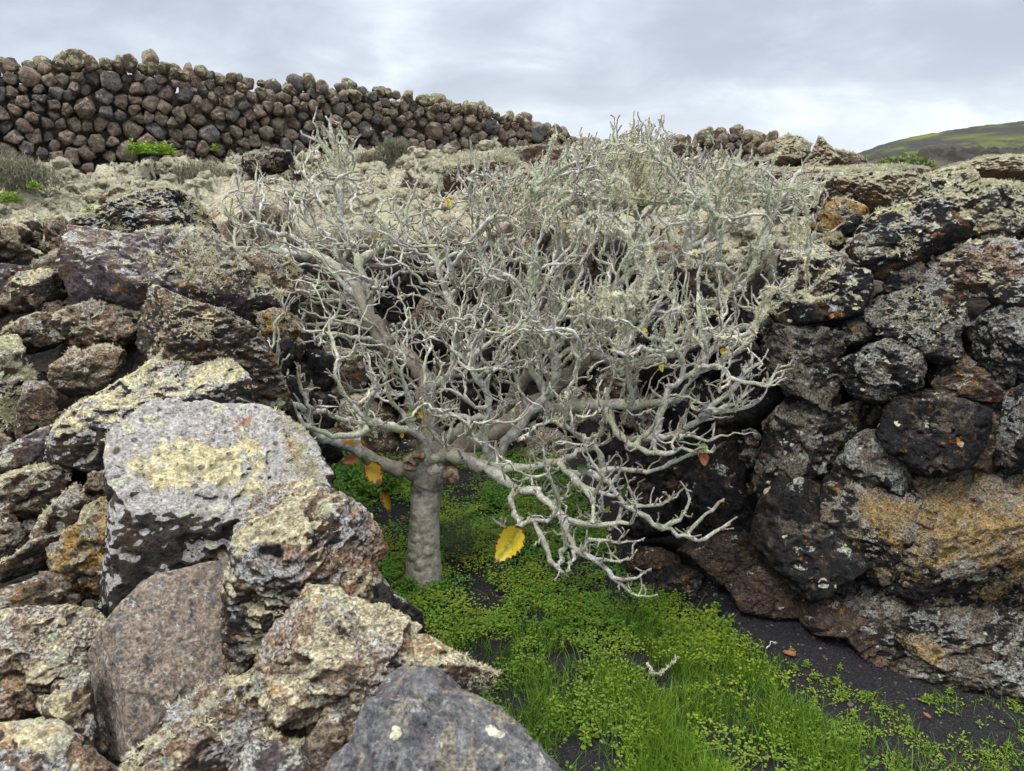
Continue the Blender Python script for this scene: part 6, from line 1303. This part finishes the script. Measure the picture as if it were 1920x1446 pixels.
def succulent(label, px, py, Y, stems, H, L, spread, seed, group='bright green plants in the lichen field'):
    leafy('succulent_plant', label, 'plant', PY(px, py, Y), stems, H, L, spread, seed, 'succulent', group, 5, .4)
shrub('dry_shrub', 'dry greyish shrub in front of the long wall', 370, 282, 8.0, .75, .38, 2600, 'drybush', 71, .10, .005)
shrub('dry_shrub', 'pinkish dry shrub against the long wall at the left edge', 12, 308, 7.4, .6, .28, 1800, 'drybush', 72, .09, .005)
shrub('grey_shrub', 'grey-green wiry shrub in the lichen field at the left edge', 40, 356, 6.3, .62, .24, 2600, 'greybush', 73, .07, .006)
shrub('dry_shrub', 'small olive shrub at the base of the long wall, its right half', 745, 292, 9.4, .55, .22, 1500, 'greybush', 74, .09, .006)
shrub('dry_shrub', 'faint dry shrub left of the small olive shrub', 690, 292, 9.3, .4, .16, 900, 'drybush', 75, .08, .006)
shrub('round_bush', 'dark green bush in front of the green hill', 1695, 312, 16.6, 1.7, .80, 6200, 'farbush', 76, .09, .03)
shrub('round_bush', 'small dark bush at the end of the leaning slabs', 1602, 296, 13, .35, .35, 700, 'farbush', 77, .07, .03)
succulent('bright green fleshy plant at the foot of the long wall', 285, 290, 7.7, 30, .11, .085, .22, 81)
succulent('lime green plant low at the left edge of the lichen field', 22, 380, 5.3, 14, .06, .05, .06, 82)
succulent('small lime green plant under the grey-green wiry shrub', 68, 354, 6.0, 8, .05, .04, .05, 83)
succulent('small bright plant growing just above the topmost left boulders', 170, 404, 4.6, 6, .05, .04, .025, 84)
succulent('bright green sprigs among stones by a pale dead stick', 92, 442, 4.1, 9, .05, .035, .08, 85)
succulent('tiny green sprig on the lichen beside the dry greyish shrub', 405, 283, 7.9, 5, .06, .05, .04, 86)
twig('dead_stick', 'pale dead stick lying among the stones behind the left wall', [(28, 452, 1.36), (55, 441, 1.37), (76, 436, 1.38)], .012, 0, 0)
# ------------------------------------------------------------------ rubble filling the left bank
def filler(n, seed):
    rng = np.random.default_rng(seed); hs = np.array([c for _, c, _ in ROCKS]); k = 0; tries = 0
    labs = {'rubble': 'dark rubble stone with specks of lichen, filling a gap in the left bank', 'brown': 'brown rubble stone filling a gap in the left bank', 'black': 'small black lava stone filling a gap in the left bank', 'tan': 'tan-crusted rubble stone filling a gap in the left bank'}
    while k < n and tries < 4000:
        tries += 1; x = rng.uniform(-120, 560); y = rng.uniform(430, 1446)
        e = np.interp(y, [400, 560, 850, 1080, 1300, 1446], [400, 440, 540, 680, 900, 960])
        if x > e - 20: continue
        r = rng.uniform(28, 62); th = np.arange(9) / 9 * 2 * math.pi; pl = np.stack([x + r * np.cos(th) * rng.uniform(.7, 1.2, 9), y + r * .8 * np.sin(th) * rng.uniform(.7, 1.2, 9)], 1)
        m = ['rubble', 'brown', 'black', 'tan'][int(rng.integers(4))]
        rock_px(labs[m], 'rubble_stone', pl, tleft, m, dd=.14 + rng.uniform(0, .08), level=5, group='rubble stones in the left bank', cat='stone', rough=1.5, lump=1.3, tufts=14 if rng.random() < .5 else 0, tsize=.016); k += 1
filler(70, 91)
def stone_at(label, p, r, m, group, seed, dd=0.0, flat=.8, tufts=0):
    rng = np.random.default_rng(seed); p = np.asarray(p, float); x, y = project(p); d = p - CAM; t = d @ np.array([0, CP, -SP]); rp = r * F / t
    th = np.arange(9) / 9 * 2 * math.pi; pl = np.stack([x + rp * np.cos(th) * rng.uniform(.75, 1.2, 9), y + rp * flat * np.sin(th) * rng.uniform(.75, 1.2, 9)], 1)
    rock_px(label, 'rubble_stone', pl, t - r * .3, m, level=5, group=group, cat='stone', rough=1.4, lump=1.2, tufts=tufts, tsize=.016, seed=seed)
rz = np.random.default_rng(123)
edge_ = np.array([(-.02, 1.05), (-.26, 1.45), (-.50, 1.8), (-.90, 2.65), (-1.2, 3.4)])
for i in range(22):
    s = i / 21 * 3.999; k = int(s); q = edge_[k] * (1 - s + k) + edge_[k + 1] * (s - k); nrm_ = np.array([-.88, -.40])
    stone_at('dark stone low in the inner face of the left wall', (q[0] + nrm_[0] * .13, q[1] + nrm_[1] * .13, (.20, .50, .36)[i % 3] * (.8 + .1 * q[1])), rz.uniform(.13, .19), ['black', 'rubble', 'blackdust'][i % 3], 'stones in the inner face of the left wall', 700 + i)
k = 0
while k < 46:
    x, y = rz.uniform(-3.4, -1.0), rz.uniform(.9, 3.5)
    q = project(np.array([x, y, .8]))
    if q[0] > -40: continue
    z = field_h(np.array([x]), np.array([y]))[0][0]; r = rz.uniform(.09, .2)
    stone_at('lichen-flecked rubble stone on the outer slope of the left bank', (x, y, z + r * .3), r, ['rubble', 'brown', 'tan', 'mixed'][k % 4], 'rubble stones in the left bank', 800 + k, tufts=12); k += 1
# stones where the bank meets the lichen field
px_stones('rubble_stone', 'rock half covered by lichen where the left bank meets the field', 'stone', 'stones between the left bank and the field',
          [(-60, 440), (120, 430), (150, 470), (130, 560), (-60, 560)], 70, lambda x, y: 3.7 - (y - 440) * .004, ['rubble', 'tan', 'pale', 'brown'], 95, tufts=50, tsize=.024, dd=.1)
px_stones('rubble_stone', 'black stone at the inner foot of the left wall', 'stone', 'stones at the inner foot of the left wall',
          [(500, 640), (600, 700), (620, 860), (590, 920), (560, 860), (520, 760)], 60, lambda x, y: 3.1, ['black', 'black', 'rubble'], 96)
SKYOFF = (0.0, 0.0, 0.0); EXPOSURE = 0.5
# ------------------------------------------------------------------ sky, sun, camera
W_ = bpy.data.worlds.new('World'); SC.world = W_; W_.use_nodes = True
N = NT(W_); 
SUN_EL, SUN_AZ = math.radians(58), math.radians(-125)      # azimuth from +y towards +x
g = N.n('ShaderNodeTexCoord').outputs['Generated']
sp_ = N.n('ShaderNodeSeparateXYZ', None, Vector=g); zz = N.math('MAXIMUM', sp_.outputs[2], 0.0)
den = N.math('ADD', zz, .30)
P2 = N.n('ShaderNodeCombineXYZ', None, X=N.math('DIVIDE', sp_.outputs[0], den), Y=N.math('DIVIDE', sp_.outputs[1], den), Z=0.0).outputs[0]
P3 = N.vec('ADD', P2, SKYOFF)
n1 = N.noise(P3, .9, 5, .5, .3); n2 = N.noise(N.vec('ADD', P3, (7, 3, 0)), 2.6, 6, .55, .4)
f = N.math('ADD', N.math('MULTIPLY', n1, .65), N.math('MULTIPLY', n2, .35))
cl = N.mix(N.ramp(f, .40, .56), (.40, .44, .515), (.545, .60, .675)); cl = N.mix(N.math('MULTIPLY', N.ramp(f, .50, .64), N.ramp(zz, .10, .24, 1, .2)), cl, (.82, .87, .93))
hor = N.ramp(zz, .0, .14, 1, 0); cl = N.mix(N.math('MULTIPLY', hor, .5), cl, (.78, .84, .90))
# overcast sky grows brighter towards the zenith
up_ = N.ramp(zz, .33, .85, 1.0, 3.4)
cl = N.mix(N.ramp(zz, .33, .8), cl, (.72, .70, .665)); cl = N.vec('SCALE', cl, scale=N.math('MULTIPLY', up_, 10.0))
sky = N.n('ShaderNodeTexSky', {'sky_type': 'NISHITA', 'sun_disc': False, 'sun_elevation': SUN_EL, 'sun_rotation': SUN_AZ})
mixc = N.mix(.93, sky.outputs[0], cl)
bg = N.n('ShaderNodeBackground', None, Color=mixc, Strength=.1)
N.n('ShaderNodeOutputWorld', None, Surface=bg.outputs[0])
sl = bpy.data.lights.new('sun', 'SUN'); sl.energy = 1.3; sl.angle = math.radians(12); sl.color = (1, .95, .87)
so = bpy.data.objects.new('sun', sl); COL.objects.link(so)
sd = Vector((math.sin(SUN_AZ) * math.cos(SUN_EL), math.cos(SUN_AZ) * math.cos(SUN_EL), math.sin(SUN_EL)))
so.rotation_euler = sd.to_track_quat('Z', 'Y').to_euler()
cd = bpy.data.cameras.new('camera'); co = bpy.data.objects.new('camera', cd); COL.objects.link(co)
cd.sensor_fit = 'HORIZONTAL'; cd.sensor_width = 36; cd.lens = F / 1920 * 36; cd.clip_start = .05; cd.clip_end = 2000
co.location = (0, 0, CAMZ); co.rotation_euler = (math.pi / 2 - PITCH, 0, 0)
cd.dof.use_dof = True; cd.dof.focus_distance = 2.9; cd.dof.aperture_fstop = 10
SC.camera = co
SC.view_settings.view_transform = 'Standard'; SC.view_settings.look = 'None'; SC.view_settings.exposure = EXPOSURE; SC.view_settings.gamma = 1
SC.cycles.max_bounces = 5; SC.cycles.diffuse_bounces = 4; SC.cycles.glossy_bounces = 2; SC.cycles.transmission_bounces = 3; SC.cycles.use_denoising = True
